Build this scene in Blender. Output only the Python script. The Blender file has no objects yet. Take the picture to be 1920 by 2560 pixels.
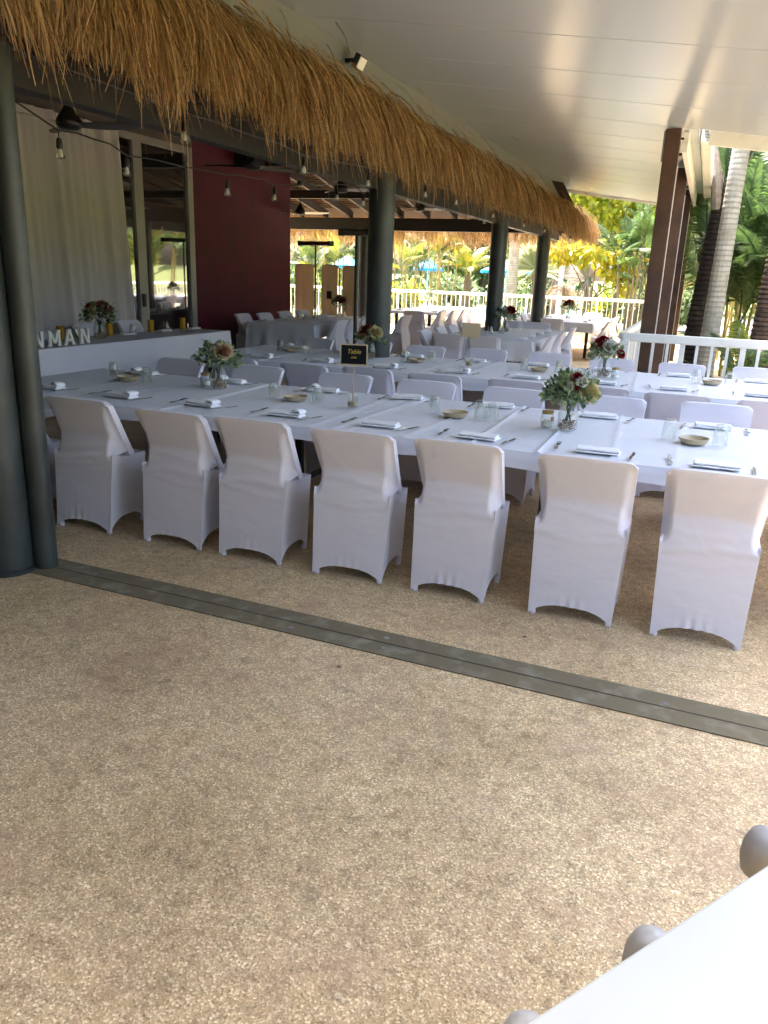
import bpy, bmesh, math, random
import numpy as np
from mathutils import Vector, Matrix
random.seed(7); rng = np.random.default_rng(7)
PI = math.pi
scn = bpy.context.scene
col = scn.collection
# ------------------------------------------------------------------ camera
CAM_H, FPX = 1.65, 1950.0
Rm = np.array([[0.92828049, 0.14007342, -0.34449205],
               [0.3702533, -0.26154673, 0.89135055],
               [0.03475375, -0.95497264, -0.29465137]])
cd = bpy.data.cameras.new('camera')
cam = bpy.data.objects.new('camera', cd); col.objects.link(cam)
cd.sensor_fit = 'VERTICAL'; cd.sensor_height = 36.0; cd.sensor_width = 27.0
cd.lens = FPX / 2560 * 36
cd.clip_start = 0.05; cd.clip_end = 2000
r_, d_, f_ = Rm[:, 0], Rm[:, 1], Rm[:, 2]
cam.matrix_world = Matrix(((r_[0], -d_[0], -f_[0], 0), (r_[1], -d_[1], -f_[1], 0),
                           (r_[2], -d_[2], -f_[2], CAM_H), (0, 0, 0, 1)))
scn.camera = cam
# ------------------------------------------------------------------ sky and sun
SUN_EL, SUN_AZ = math.radians(56), math.radians(-38)      # azimuth from +Y towards +X
sdir = Vector((math.sin(SUN_AZ) * math.cos(SUN_EL), math.cos(SUN_AZ) * math.cos(SUN_EL), math.sin(SUN_EL)))
w = bpy.data.worlds.new('World'); scn.world = w; w.use_nodes = True
nt = w.node_tree; nt.nodes.clear()
sky = nt.nodes.new('ShaderNodeTexSky'); sky.sky_type = 'NISHITA'; sky.sun_disc = False
sky.sun_elevation = SUN_EL; sky.sun_rotation = SUN_AZ; sky.dust_density = 7.0; sky.air_density = 1.0; sky.ozone_density = 0.3
bg = nt.nodes.new('ShaderNodeBackground'); bg.inputs['Strength'].default_value = 0.15
wo = nt.nodes.new('ShaderNodeOutputWorld')
nt.links.new(sky.outputs[0], bg.inputs[0]); nt.links.new(bg.outputs[0], wo.inputs[0])
sl = bpy.data.lights.new('sun', 'SUN'); sl.energy = 2.4; sl.angle = math.radians(4.0); sl.color = (1.0, 0.95, 0.86)
so = bpy.data.objects.new('sun', sl); col.objects.link(so)
so.rotation_euler = sdir.to_track_quat('Z', 'Y').to_euler()
vs = scn.view_settings
vs.view_transform = 'Standard'; vs.look = 'None'; vs.gamma = 1.0; vs.exposure = 3.4; vs.use_curve_mapping = False
cy = scn.cycles
cy.use_denoising = True
try: cy.denoiser = 'OPENIMAGEDENOISE'
except Exception: pass
cy.max_bounces = 6; cy.diffuse_bounces = 4; cy.glossy_bounces = 2; cy.transmission_bounces = 3; cy.transparent_max_bounces = 12
cy.use_adaptive_sampling = True; cy.adaptive_threshold = .03
cy.caustics_reflective = False; cy.caustics_refractive = False
cy.sample_clamp_indirect = 6.0

# ------------------------------------------------------------------ materials
M = {}
def mat(name, base=(.5, .5, .5), rough=.6, spec=.5, metal=0, bump=None, var=None, sheen=0, coat=0, transl=None, attr=None):
    m = bpy.data.materials.new(name); m.use_nodes = True
    t = m.node_tree; b = t.nodes['Principled BSDF']
    b.inputs['Base Color'].default_value = (*base, 1); b.inputs['Roughness'].default_value = rough
    b.inputs['Specular IOR Level'].default_value = spec; b.inputs['Metallic'].default_value = metal
    if sheen: b.inputs['Sheen Weight'].default_value = sheen
    if coat: b.inputs['Coat Weight'].default_value = coat; b.inputs['Coat Roughness'].default_value = .15
    tc = t.nodes.new('ShaderNodeTexCoord'); csock = None
    if attr:
        a = t.nodes.new('ShaderNodeAttribute'); a.attribute_name = attr
        mx = t.nodes.new('ShaderNodeMix'); mx.data_type = 'RGBA'; mx.blend_type = 'MULTIPLY'; mx.inputs[0].default_value = 1
        mx.inputs[6].default_value = (*base, 1); t.links.new(a.outputs['Color'], mx.inputs[7]); csock = mx.outputs[2]
    if var:                                              # (scale, other colour, low, high)
        n = t.nodes.new('ShaderNodeTexNoise'); n.inputs['Scale'].default_value = var[0]; n.inputs['Detail'].default_value = 6
        t.links.new(tc.outputs['Object'], n.inputs['Vector'])
        rp = t.nodes.new('ShaderNodeMapRange'); rp.inputs[1].default_value = var[2]; rp.inputs[2].default_value = var[3]
        t.links.new(n.outputs['Fac'], rp.inputs[0])
        mx = t.nodes.new('ShaderNodeMix'); mx.data_type = 'RGBA'
        if csock: t.links.new(csock, mx.inputs[6])
        else: mx.inputs[6].default_value = (*base, 1)
        mx.inputs[7].default_value = (*var[1], 1); t.links.new(rp.outputs[0], mx.inputs[0]); csock = mx.outputs[2]
    if csock: t.links.new(csock, b.inputs['Base Color'])
    if bump:                                             # list of (scale, strength, distance[, stretch])
        prev = None
        for q in bump:
            n = t.nodes.new('ShaderNodeTexNoise'); n.inputs['Scale'].default_value = q[0]; n.inputs['Detail'].default_value = 3
            src = tc.outputs['Object']
            if name == 'spandex':
                oi = t.nodes.new('ShaderNodeObjectInfo'); ad = t.nodes.new('ShaderNodeVectorMath'); ad.operation = 'ADD'
                sc_ = t.nodes.new('ShaderNodeMath'); sc_.operation = 'MULTIPLY'; sc_.inputs[1].default_value = 40; t.links.new(oi.outputs['Random'], sc_.inputs[0])
                t.links.new(src, ad.inputs[0]); t.links.new(sc_.outputs[0], ad.inputs[1]); src = ad.outputs[0]
            if len(q) > 3:
                mp = t.nodes.new('ShaderNodeMapping'); mp.inputs['Scale'].default_value = q[3]; t.links.new(src, mp.inputs[0]); src = mp.outputs[0]
            t.links.new(src, n.inputs['Vector'])
            bp = t.nodes.new('ShaderNodeBump'); bp.inputs['Strength'].default_value = q[1]; bp.inputs['Distance'].default_value = q[2]
            t.links.new(n.outputs['Fac'], bp.inputs['Height'])
            if prev: t.links.new(prev, bp.inputs['Normal'])
            prev = bp.outputs[0]
        t.links.new(prev, b.inputs['Normal'])
    if transl:
        tr = t.nodes.new('ShaderNodeBsdfTranslucent'); ms = t.nodes.new('ShaderNodeMixShader'); ms.inputs[0].default_value = transl
        if csock: t.links.new(csock, tr.inputs[0])
        else: tr.inputs[0].default_value = (*base, 1)
        o = t.nodes['Material Output']
        t.links.new(b.outputs[0], ms.inputs[1]); t.links.new(tr.outputs[0], ms.inputs[2]); t.links.new(ms.outputs[0], o.inputs[0])
    M[name] = m
    return m
mat('spandex', (.73, .715, .80), .45, .4, sheen=.3, bump=[(4, .30, .03, (1, 1, 1.8)), (16, .09, .006, (.6, .6, 2.0)), (500, .06, .002)], transl=.10)
mat('linen', (.66, .67, .72), .7, .3, sheen=.2, bump=[(3, .4, .03), (13, .22, .006), (700, .1, .002)], transl=.05)
mat('napkin', (.84, .84, .86), .8, .2, bump=[(40, .4, .004)])
mat('drape', (.76, .76, .84), .75, .25, bump=[(6, .3, .01, (1, 4, .3))], transl=.1)
mat('curtain', (.84, .80, .81), .8, .2, bump=[(300, .1, .002)], transl=.35)
mat('sheet_beige', (.34, .27, .165), .8, .2, bump=[(8, .4, .01, (3, 3, .4))], transl=.15)
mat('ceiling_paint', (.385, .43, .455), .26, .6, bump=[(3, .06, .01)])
mat('white_paint', (.76, .76, .72), .35, .5, bump=[(60, .08, .002)], var=(7, (.62, .61, .56), .55, .8))
mat('white_top', (.50, .515, .49), .35, .4, var=(3, (.47, .485, .445), .4, .7))
mat('column_paint', (.027, .033, .031), .45, .5, bump=[(90, .15, .003)], var=(4, (.045, .055, .054), .45, .7))
mat('dark_beam', (.013, .011, .011), .6, .4, bump=[(20, .2, .004)])
mat('soffit', (.017, .012, .015), .7, .3, bump=[(20, .2, .004)])
mat('rafter', (.055, .047, .045), .7, .3, bump=[(20, .3, .004)])
mat('batten', (.19, .125, .07), .75, .3, var=(9, (.11, .07, .04), .4, .65))
mat('lining', (.045, .032, .024), .9, .1)
mat('fascia', (.17, .175, .175), .5, .4)
mat('post_timber', (.080, .040, .022), .5, .45, bump=[(14, .4, .006, (6, 6, .35))], var=(3.5, (.045, .022, .013), .4, .65))
mat('bracket_grey', (.16, .18, .20), .4, .5, metal=.4)
mat('maroon', (.095, .006, .022), .7, .3, bump=[(70, .25, .004)], var=(3, (.065, .007, .016), .4, .7))
mat('shade_wall', (.20, .185, .165), .8, .3)  # for the added wall and overhang that cut light behind the camera
mat('wall_dark', (.12, .11, .11), .8, .3)
mat('pane_dark', (.012, .014, .014), .03, 1.0)
M['pane_dark'].node_tree.nodes['Principled BSDF'].inputs['IOR'].default_value = 2.5
mat('alu_frame', (.33, .32, .295), .4, .5)
mat('black_metal', (.012, .012, .014), .4, .5)
mat('black_plastic', (.015, .014, .015), .45, .5)
mat('grey_plastic', (.36, .36, .36), .42, .5)
mat('fan_white', (.72, .72, .68), .4, .5)
mat('fan_dark', (.07, .07, .07), .4, .5)
mat('steel', (.55, .54, .52), .22, .5, metal=1)
mat('bowl_glaze', (.52, .42, .28), .45, .5, var=(30, (.45, .36, .23), .4, .7))
mat('straw', (1, 1, 1), .6, .35, attr='tint', transl=.25)
mat('thatch_core', (.20, .105, .04), .9, .1, bump=[(60, .8, .02, (1, 6, 1))])
mat('leaf', (1, 1, 1), .45, .4, attr='tint', transl=.42)
mat('petal', (1, 1, 1), .6, .3, attr='tint', transl=.25)
mat('pale_trunk', (.40, .38, .31), .85, .2, bump=[(30, .5, .01)], var=(5, (.27, .25, .19), .4, .65))
mat('dark_trunk', (.035, .028, .024), .9, .2, bump=[(25, .8, .02, (1, 1, 3))], var=(4, (.09, .07, .055), .5, .75))
mat('brown_trunk', (.13, .09, .07), .9, .2, bump=[(25, .8, .02, (1, 1, 5))], var=(6, (.075, .05, .04), .4, .65))
mat('bark', (.17, .14, .10), .9, .2, bump=[(18, .7, .02)])
mat('cane', (.34, .27, .08), .5, .4, var=(5, (.17, .16, .06), .4, .65))
mat('dead_frond', (.30, .21, .15), .8, .2, var=(12, (.20, .13, .09), .4, .65), transl=.2)
mat('dead_fan', (.42, .36, .31), .8, .2, var=(12, (.30, .25, .21), .4, .65), transl=.2)
mat('umbrella_blue', (.02, .26, .52), .7, .3, transl=.3)
mat('letter_white', (.80, .79, .72), .4, .5)
mat('mustard', (.45, .24, .02), .5, .4)
mat('card_black', (.010, .012, .014), .9, .08)
mat('gold_ink', (.42, .31, .07), .4, .5, metal=.3)
mat('raw_wood', (.48, .38, .24), .7, .3)
mat('cork', (.42, .28, .10), .7, .3)
mat('pebble', (1, 1, 1), .4, .5, attr='tint')
mat('stem', (.06, .10, .05), .6, .4)
mat('water', (.10, .42, .42), .08, .5, bump=[(2.5, .3, .03)])
mat('paving', (.24, .235, .215), .8, .3, var=(1.2, (.18, .175, .16), .4, .6))
mat('mesh_fence', (.015, .06, .05), .6, .3)
mat('flood_lens', (.75, .75, .72), .2, .6)
mat('garden_soil', (.10, .10, .04), .95, .1, var=(.35, (.13, .16, .045), .42, .58), bump=[(8, .6, .05)])

def glass_mat(name, tint, lo, hi):
    m = bpy.data.materials.new(name); m.use_nodes = True; t = m.node_tree; t.nodes.clear()
    tr = t.nodes.new('ShaderNodeBsdfTransparent'); tr.inputs[0].default_value = (*tint, 1)
    gl = t.nodes.new('ShaderNodeBsdfGlossy'); gl.inputs['Roughness'].default_value = .06
    df = t.nodes.new('ShaderNodeBsdfTranslucent'); df.inputs[0].default_value = (.85, .9, .86, 1)  # whitish translucent share stands in for light refracted at glass edges
    m2 = t.nodes.new('ShaderNodeMixShader'); m2.inputs[0].default_value = .55
    t.links.new(gl.outputs[0], m2.inputs[1]); t.links.new(df.outputs[0], m2.inputs[2])
    lw = t.nodes.new('ShaderNodeLayerWeight'); lw.inputs[0].default_value = .45
    mr = t.nodes.new('ShaderNodeMapRange'); mr.inputs[1].default_value = 0; mr.inputs[2].default_value = 1; mr.inputs[3].default_value = lo; mr.inputs[4].default_value = hi
    t.links.new(lw.outputs['Facing'], mr.inputs[0])
    ms = t.nodes.new('ShaderNodeMixShader'); o = t.nodes.new('ShaderNodeOutputMaterial')
    t.links.new(mr.outputs[0], ms.inputs[0]); t.links.new(tr.outputs[0], ms.inputs[1]); t.links.new(m2.outputs[0], ms.inputs[2])
    t.links.new(ms.outputs[0], o.inputs[0]); M[name] = m
glass_mat('glass_thick', (.97, .98, .97), .05, .55); glass_mat('bulb_glass', (.95, .95, .94), .15, .6)

def rings(name, scale, dark, lo=.62, hi=.9):
    t = M[name].node_tree; b = t.nodes['Principled BSDF']; tc = t.nodes.new('ShaderNodeTexCoord')
    wv = t.nodes.new('ShaderNodeTexWave'); wv.bands_direction = 'Z'; wv.inputs['Scale'].default_value = scale; wv.inputs['Distortion'].default_value = 1.6; wv.inputs['Detail'].default_value = 2; wv.inputs['Detail Scale'].default_value = 1.5
    t.links.new(tc.outputs['Object'], wv.inputs['Vector'])
    mr = t.nodes.new('ShaderNodeMapRange'); mr.inputs[1].default_value = lo; mr.inputs[2].default_value = hi; t.links.new(wv.outputs['Fac'], mr.inputs[0])
    old = b.inputs['Base Color'].links[0].from_socket; mx = t.nodes.new('ShaderNodeMix'); mx.data_type = 'RGBA'; mx.inputs[7].default_value = (*dark, 1)
    t.links.new(old, mx.inputs[6]); t.links.new(mr.outputs[0], mx.inputs[0]); t.links.new(mx.outputs[2], b.inputs['Base Color'])
rings('pale_trunk', 4.2, (.26, .245, .20)); rings('brown_trunk', 4.8, (.035, .025, .02)); rings('dark_trunk', 4.0, (.015, .012, .01))
def aggregate(name):
    m = bpy.data.materials.new(name); m.use_nodes = True; t = m.node_tree; b = t.nodes['Principled BSDF']
    tc = t.nodes.new('ShaderNodeTexCoord')
    def ramp(src, stops):
        r = t.nodes.new('ShaderNodeValToRGB'); e = r.color_ramp.elements
        e[0].position, e[0].color = stops[0][0], (*stops[0][1], 1); e[1].position, e[1].color = stops[-1][0], (*stops[-1][1], 1)
        for p, c in stops[1:-1]:
            x = e.new(p); x.color = (*c, 1)
        t.links.new(src, r.inputs[0]); return r.outputs[0]
    def noise(s, det=4, stretch=None):
        n = t.nodes.new('ShaderNodeTexNoise'); n.inputs['Scale'].default_value = s; n.inputs['Detail'].default_value = det; n.inputs['Roughness'].default_value = .68
        t.links.new(tc.outputs['Object'], n.inputs['Vector']); return n.outputs['Fac']
    def mix(a, b_, f, mode='MIX'):
        x = t.nodes.new('ShaderNodeMix'); x.data_type = 'RGBA'; x.blend_type = mode
        for s, v in ((0, f), (6, a), (7, b_)):
            if hasattr(v, 'node'): t.links.new(v, x.inputs[s])
            else: x.inputs[s].default_value = v if s == 0 else (*v, 1)
        return x.outputs[2]
    v = t.nodes.new('ShaderNodeTexVoronoi'); v.inputs['Scale'].default_value = 180; v.inputs['Randomness'].default_value = 1
    t.links.new(tc.outputs['Object'], v.inputs['Vector'])
    sep = t.nodes.new('ShaderNodeSeparateColor'); t.links.new(v.outputs['Color'], sep.inputs[0])
    peb = ramp(sep.outputs[0], [(0, (.16, .115, .075)), (.2, (.33, .245, .16)), (.5, (.47, .36, .24)), (.68, (.46, .31, .215)), (.84, (.62, .53, .39)), (1, (.82, .75, .61))])
    grit = ramp(noise(420, 2), [(.35, (.30, .22, .13)), (.65, (.57, .46, .30))])
    c = mix(peb, grit, .34)
    pt = ramp(noise(.9, 6), [(.35, (.94, .865, .71)), (.5, (1.26, 1.20, 1.02)), (.66, (1.40, 1.37, 1.22))])
    c = mix(c, pt, 1.0, 'MULTIPLY')
    mo = ramp(noise(16, 8), [(.38, (.80, .77, .73)), (.48, (1.0, .99, .97)), (.62, (1.10, 1.09, 1.05))])
    c = mix(c, mo, 1.0, 'MULTIPLY')
    red = ramp(noise(2.6, 5), [(.52, (0, 0, 0)), (.72, (.6, .6, .6))])
    c = mix(c, (.42, .27, .18), red)
    gry = ramp(noise(5.5, 9), [(.58, (0, 0, 0)), (.70, (.4, .4, .4))])
    c = mix(c, (.25, .205, .14), gry)
    vd = t.nodes.new('ShaderNodeTexVoronoi'); vd.inputs['Scale'].default_value = 2.7; t.links.new(tc.outputs['Object'], vd.inputs['Vector'])
    spot = ramp(vd.outputs['Distance'], [(.018, (1, 1, 1)), (.03, (0, 0, 0))])
    c = mix(c, (.03, .025, .02), spot)
    t.links.new(c, b.inputs['Base Color']); b.inputs['Roughness'].default_value = .55; b.inputs['Specular IOR Level'].default_value = .35
    bp = t.nodes.new('ShaderNodeBump'); bp.inputs['Strength'].default_value = .35; bp.inputs['Distance'].default_value = .004
    t.links.new(v.outputs['Distance'], bp.inputs['Height']); t.links.new(bp.outputs[0], b.inputs['Normal'])
    M[name] = m
aggregate('aggregate')
mat('strip', (.18, .15, .095), .9, .12, bump=[(40, .3, .004)], var=(9, (.26, .235, .17), .50, .70))

# ------------------------------------------------------------------ mesh helpers
class MB:
    def __init__(s): s.v = []; s.f = []; s.c = []
    def add(s, vs, fs, c=None):
        k = len(s.v); s.v += [tuple(p) for p in vs]; s.f += [tuple(i + k for i in f) for f in fs]
        if c is not None: s.c += [c] * len(vs)
        return s
    def box(s, cx, cy, cz, sx, sy, sz, rot=None, c=None):
        vs = [Vector((x * sx / 2, y * sy / 2, z * sz / 2)) for z in (-1, 1) for y in (-1, 1) for x in (-1, 1)]
        if rot: 
            e = Matrix.Rotation(rot[2], 3, 'Z') @ Matrix.Rotation(rot[1], 3, 'Y') @ Matrix.Rotation(rot[0], 3, 'X')
            vs = [e @ q for q in vs]
        vs = [(q.x + cx, q.y + cy, q.z + cz) for q in vs]
        return s.add(vs, [(0, 2, 3, 1), (4, 5, 7, 6), (0, 1, 5, 4), (2, 6, 7, 3), (0, 4, 6, 2), (1, 3, 7, 5)], c)
    def bar(s, p, q, wx, wz):
        p, q = Vector(p), Vector(q); d = (q - p); a = d.normalized()
        u = a.cross(Vector((0, 0, 1)));  u = Vector((1, 0, 0)) if u.length < 1e-4 else u.normalized(); n = u.cross(a)
        vs = [b + u * (i * wx / 2) + n * (j * wz / 2) for b in (p, q) for i, j in ((-1, -1), (1, -1), (1, 1), (-1, 1))]
        return s.add(vs, [(3, 2, 1, 0), (4, 5, 6, 7), (0, 1, 5, 4), (1, 2, 6, 5), (2, 3, 7, 6), (3, 0, 4, 7)])
    def tube(s, path, rad, seg=8, cap=True, c=None):
        P = [Vector(p) for p in path]; n = len(P)
        if not hasattr(rad, '__len__'): rad = [rad] * n
        vs = []; ref = None
        for i in range(n):
            a = (P[min(i + 1, n - 1)] - P[max(i - 1, 0)]).normalized()
            if ref is None: ref = Vector((1, 0, 0)) if abs(a.x) < .9 else Vector((0, 1, 0))
            u = (ref - a * ref.dot(a)).normalized(); ref = u; v = a.cross(u)
            for k in range(seg):
                t = 2 * PI * k / seg; vs.append(P[i] + (u * math.cos(t) + v * math.sin(t)) * rad[i])
        fs = [(i * seg + k, i * seg + (k + 1) % seg, (i + 1) * seg + (k + 1) % seg, (i + 1) * seg + k) for i in range(n - 1) for k in range(seg)]
        if cap: fs += [tuple(reversed(range(seg))), tuple((n - 1) * seg + k for k in range(seg))]
        return s.add(vs, fs, c)
    def lathe(s, prof, seg=16, o=(0, 0, 0), c=None):
        vs = []; n = len(prof)
        for r, z in prof:
            for k in range(seg):
                t = 2 * PI * k / seg; vs.append((o[0] + r * math.cos(t), o[1] + r * math.sin(t), o[2] + z))
        fs = [(i * seg + k, i * seg + (k + 1) % seg, (i + 1) * seg + (k + 1) % seg, (i + 1) * seg + k) for i in range(n - 1) for k in range(seg)]
        if prof[0][0] > 1e-4: fs.append(tuple(reversed(range(seg))))
        if prof[-1][0] > 1e-4: fs.append(tuple((n - 1) * seg + k for k in range(seg)))
        return s.add(vs, fs, c)
    def grid(s, fn, nu, nv, c=None):
        vs = [fn(i / nu, j / nv) for j in range(nv + 1) for i in range(nu + 1)]
        fs = [(j * (nu + 1) + i, j * (nu + 1) + i + 1, (j + 1) * (nu + 1) + i + 1, (j + 1) * (nu + 1) + i) for j in range(nv) for i in range(nu)]
        return s.add(vs, fs, c)
    def mesh(s, name, m, smooth=False, bevel=0):
        me = bpy.data.meshes.new(name); me.from_pydata(s.v, [], s.f); me.materials.append(M[m])
        if s.c:
            a = me.color_attributes.new('tint', 'FLOAT_COLOR', 'POINT')
            a.data.foreach_set('color', np.array([(*x, 1) for x in s.c], dtype=np.float32).ravel())
        if bevel:
            b = bmesh.new(); b.from_mesh(me)
            es = [e for e in b.edges if len(e.link_faces) == 2 and e.calc_face_angle() > .6]
            bmesh.ops.bevel(b, geom=es, offset=bevel, segments=2, affect='EDGES', profile=.6); b.to_mesh(me); b.free()
        if smooth:
            me.polygons.foreach_set('use_smooth', [True] * len(me.polygons))
            try: me.set_sharp_from_angle(angle=math.radians(48))
            except Exception: pass
        me.update(); return me
    def build(s, name, m, parent=None, loc=(0, 0, 0), smooth=False, bevel=0):
        return obj(name, s.mesh(name, m, smooth, bevel), parent, loc)
def obj(name, me, parent=None, loc=(0, 0, 0), rot=(0, 0, 0)):
    o = bpy.data.objects.new(name, me); col.objects.link(o); o.location = loc; o.rotation_euler = rot
    if parent: o.parent = parent
    return o
def tag(o, label, cat, group=None):
    o['label'] = label; o['category'] = cat
    if group: o['group'] = group
    return o
def thing(name, label, cat, loc=(0, 0, 0), rz=0, group=None):
    o = obj(name, None, None, loc, (0, 0, rz)); o.empty_display_size = .1
    return tag(o, label, cat, group)
def dup(root, loc, rz, label, group=None, scale=None):
    r = root.copy(); col.objects.link(r); r.location = loc; r.rotation_euler = (0, 0, rz); r['label'] = label
    if group: r['group'] = group
    if scale: r.scale = scale
    for ch in list(root.children):
        c = ch.copy(); col.objects.link(c); c.parent = r
        for g in ch.children:
            q = g.copy(); col.objects.link(q); q.parent = c
    return r
def struct(o): o['kind'] = 'structure'; return o
def stuff(o): o['kind'] = 'stuff'; return o
ORD = ['first', 'second', 'third', 'fourth', 'fifth', 'sixth', 'seventh', 'eighth', 'ninth', 'tenth']
U = random.uniform

# ------------------------------------------------------------------ ground, floor
struct(MB().add([(-400, -200, -.08), (400, -200, -.08), (400, 600, -.08), (-400, 600, -.08)], [(0, 1, 2, 3)]).build('ground', 'garden_soil'))
struct(MB().box(-4.5, 8.0, -.06, 21, 33.6, .12).build('floor', 'aggregate'))
strip = struct(obj('floor_strip', None, None, (-1.42, 3.072, 0), (0, 0, math.atan2(-.115, 3.76))))
for yy in (-.0585, .0585):
    s_ = MB()
    for k in range(9): pass
    s_.box(0, yy, .002, 12.2, .108, .008)
    s_.build('board', 'strip', strip)
MB().box(0, 0, .0035, 12.2, .008, .003).build('joint', 'dark_beam', strip)
for kx, ky in ((-1.9, .06), (.25, .05), (.28, -.05), (-.2, -.06), (1.5, .03)):
    MB().lathe([(.016, 0), (.014, .0015), (0, .0012)], 9, (kx, ky, .0062)).build('screw_plug', 'paving', strip)

# ------------------------------------------------------------------ patio roof (glossy insulated panels on timber posts)
def cz(x): return 3.53 - .128 * (x + 3.3)
roof = thing('patio_roof', 'glossy off-white panel patio roof on dark timber posts', 'roof', (-.5, 9.4, 0))
ro = Vector((-.5, 9.4, 0))
ys = [.9 + 1.05 * k for k in range(18)]; ys = [y for y in ys if y < 18.5]; ys.append(18.78)
# one seam close to y=6.15
off = 6.15 - min(ys, key=lambda y: abs(y - 6.15)); ys = [y + off for y in ys[:-1]] + [18.78]
for a, b in zip(ys[:-1], ys[1:]):
    a = max(a, 1.42)
    x1 = -.30 if a > 9.0 else .75
    x0 = -3.24; g = .005
    vs = [(x - ro.x, y - ro.y, cz(x) + dz) for dz in (0, .1) for x, y in ((x0, a + g), (x1, a + g), (x1, b - g), (x0, b - g))]
    MB().add(vs, [(0, 3, 2, 1), (4, 5, 6, 7), (0, 1, 5, 4), (1, 2, 6, 5), (2, 3, 7, 6), (3, 0, 4, 7)]).build('ceiling_panel', 'ceiling_paint', roof, bevel=.004)
# covering sheet above the panels, keeps daylight out of the seams
vs = [(x - ro.x, y - ro.y, cz(x) + dz) for dz in (.105, .13) for x, y in ((-3.3, 1.38), (.8, 1.38), (.8, 9.7), (-.28, 9.72), (-.28, 18.84), (-3.3, 18.84))]
MB().add(vs, [(5, 4, 3, 2, 1, 0), (6, 7, 8, 9, 10, 11)] + [(i, (i + 1) % 6, (i + 1) % 6 + 6, i + 6) for i in range(6)]).build('roof_sheet', 'fascia', roof)
# edge trims and gutter
g1 = MB(); g1.bar((-3.3 - ro.x, 18.81 - ro.y, cz(-3.3) + .02), (-.27 - ro.x, 18.81 - ro.y, cz(-.27) + .02), .05, .15); g1.build('edge_trim', 'white_paint', roof)
g1 = MB(); g1.bar((-.2 - ro.x, 9.74 - ro.y, cz(-.2) + .0), (.8 - ro.x, 9.74 - ro.y, cz(.8) + .0), .05, .15); g1.build('edge_trim', 'white_paint', roof)
gz = cz(-.3)
pr = [(0, .12), (0, -.03), (.02, -.06), (.11, -.06), (.13, -.03), (.13, .09), (.118, .09), (.118, -.02), (.1, -.045), (.03, -.045), (.012, -.02), (.012, .12)]
vs = [(-.29 + p[0] - ro.x, y - ro.y, gz + p[1]) for y in (9.78, 18.9) for p in pr]; n = len(pr)
MB().add(vs, [(i, (i + 1) % n, (i + 1) % n + n, i + n) for i in range(n)] + [tuple(range(n)), tuple(reversed(range(n, 2 * n)))]).build('gutter', 'white_paint', roof)
for k, y in enumerate((9.42, 12.5, 15.47, 18.45)):
    tp = cz(-.5) - .004
    MB().box(0 - .05, y - ro.y, tp / 2, .155, .155, tp).build('post', 'post_timber', roof, bevel=.006)
    MB().box(-.05 - .085, y - ro.y, tp - .17, .014, .17, .3).build('bracket', 'bracket_grey', roof, bevel=.003)
    for dz in (.09, .24):
        MB().tube([(.028, y - ro.y, tp - dz), (.06, y - ro.y, tp - dz)], .014, 6).build('bolt', 'black_metal', roof)
    MB().box(.031, y - ro.y + .0, tp / 2 - .15, .006, .03, tp - .4).build('flashing', 'white_paint', roof)
# white beam joining post tops to the gutter side
MB().bar((.075, 9.5 - ro.y, tp - .11), (.075, 18.6 - ro.y, tp - .11), .05, .2).build('side_beam', 'white_paint', roof)

# ------------------------------------------------------------------ pavilion
pav = thing('thatched_pavilion', 'dark pavilion with straw thatch skirt along its eave', 'pavilion', (-3.3, 8.15, 0))
po = Vector((-3.3, 8.15, 0))
def pp(x, y, z): return (x - po.x, y - po.y, z - po.z)
for (x, y) in ((-3.39, 3.02), (-3.3, 8.15), (-3.3, 13.35), (-3.3, 17.2), (-7.93, 18.5)):
    q = MB().lathe([(.155, 0), (.155, .02), (.1375, .025), (.1375, 2.2), (.1375, 2.62)], 28, pp(x, y, 0)); q.build('column', 'column_paint', pav, smooth=True)
MB().tube([pp(-3.228, 3.128, 0), pp(-3.228, 3.128, 2.6)], .062, 16).build('downpipe', 'column_paint', pav, smooth=True)
def pbar(name, p, q, wx, wz, m): return MB().bar(pp(*p), pp(*q), wx, wz).build(name, m, pav)
pbar('beam', (-3.36, -6, 2.56), (-3.36, 19.0, 2.56), .12, .2, 'dark_beam')
pbar('fascia_board', (-3.3, -6, 3.03), (-3.3, 19.4, 3.03), .03, .72, 'soffit')
pbar('beam', (-12, 19.0, 2.755), (-3.2, 19.0, 2.755), .14, .29, 'dark_beam')
pbar('beam', (-12, 13.35, 3.5), (-3.3, 13.35, 3.5), .12, .24, 'dark_beam')
pbar('beam', (-12, 16.0, 3.16), (-3.42, 16.0, 3.16), .09, .16, 'rafter')
def dz_(y): return 2.98 + .18 * (19 - y) if y > 12 else 4.24
for k in range(12):
    x = -3.75 - .68 * k
    pbar('rafter', (x, 19.06, dz_(19.06)), (x, 12.0, dz_(12.01)), .06, .17, 'rafter')
for k in range(42):
    y = 18.8 - .155 * k
    if y < 12.3: break
    pbar('batten', (-12, y, dz_(y) + .11), (-3.4, y, dz_(y) + .11), .075, .022, 'batten')
MB().add([pp(*q) for q in [(-12.5, 20.0, 2.98), (-3.0, 20.0, 2.98), (-3.0, 12, 4.42), (-12.5, 12, 4.42), (-3.0, -6, 4.42), (-12.5, -6, 4.42)]],
         [(0, 1, 2, 3), (3, 2, 4, 5)]).build('roof_lining', 'lining', pav)
MB().add([pp(*q) for q in [(-3.22, -6.0, 3.0), (-3.22, 19.4, 3.0), (-3.22, 19.4, 3.56), (-3.22, -6.0, 3.56), (-3.27, -6.0, 3.0), (-3.27, 19.4, 3.0), (-3.27, 19.4, 3.56), (-3.27, -6.0, 3.56)]],
         [(0, 1, 2, 3), (7, 6, 5, 4), (0, 4, 5, 1), (2, 6, 7, 3)]).build('roof_flashing', 'fascia', pav)
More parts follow.
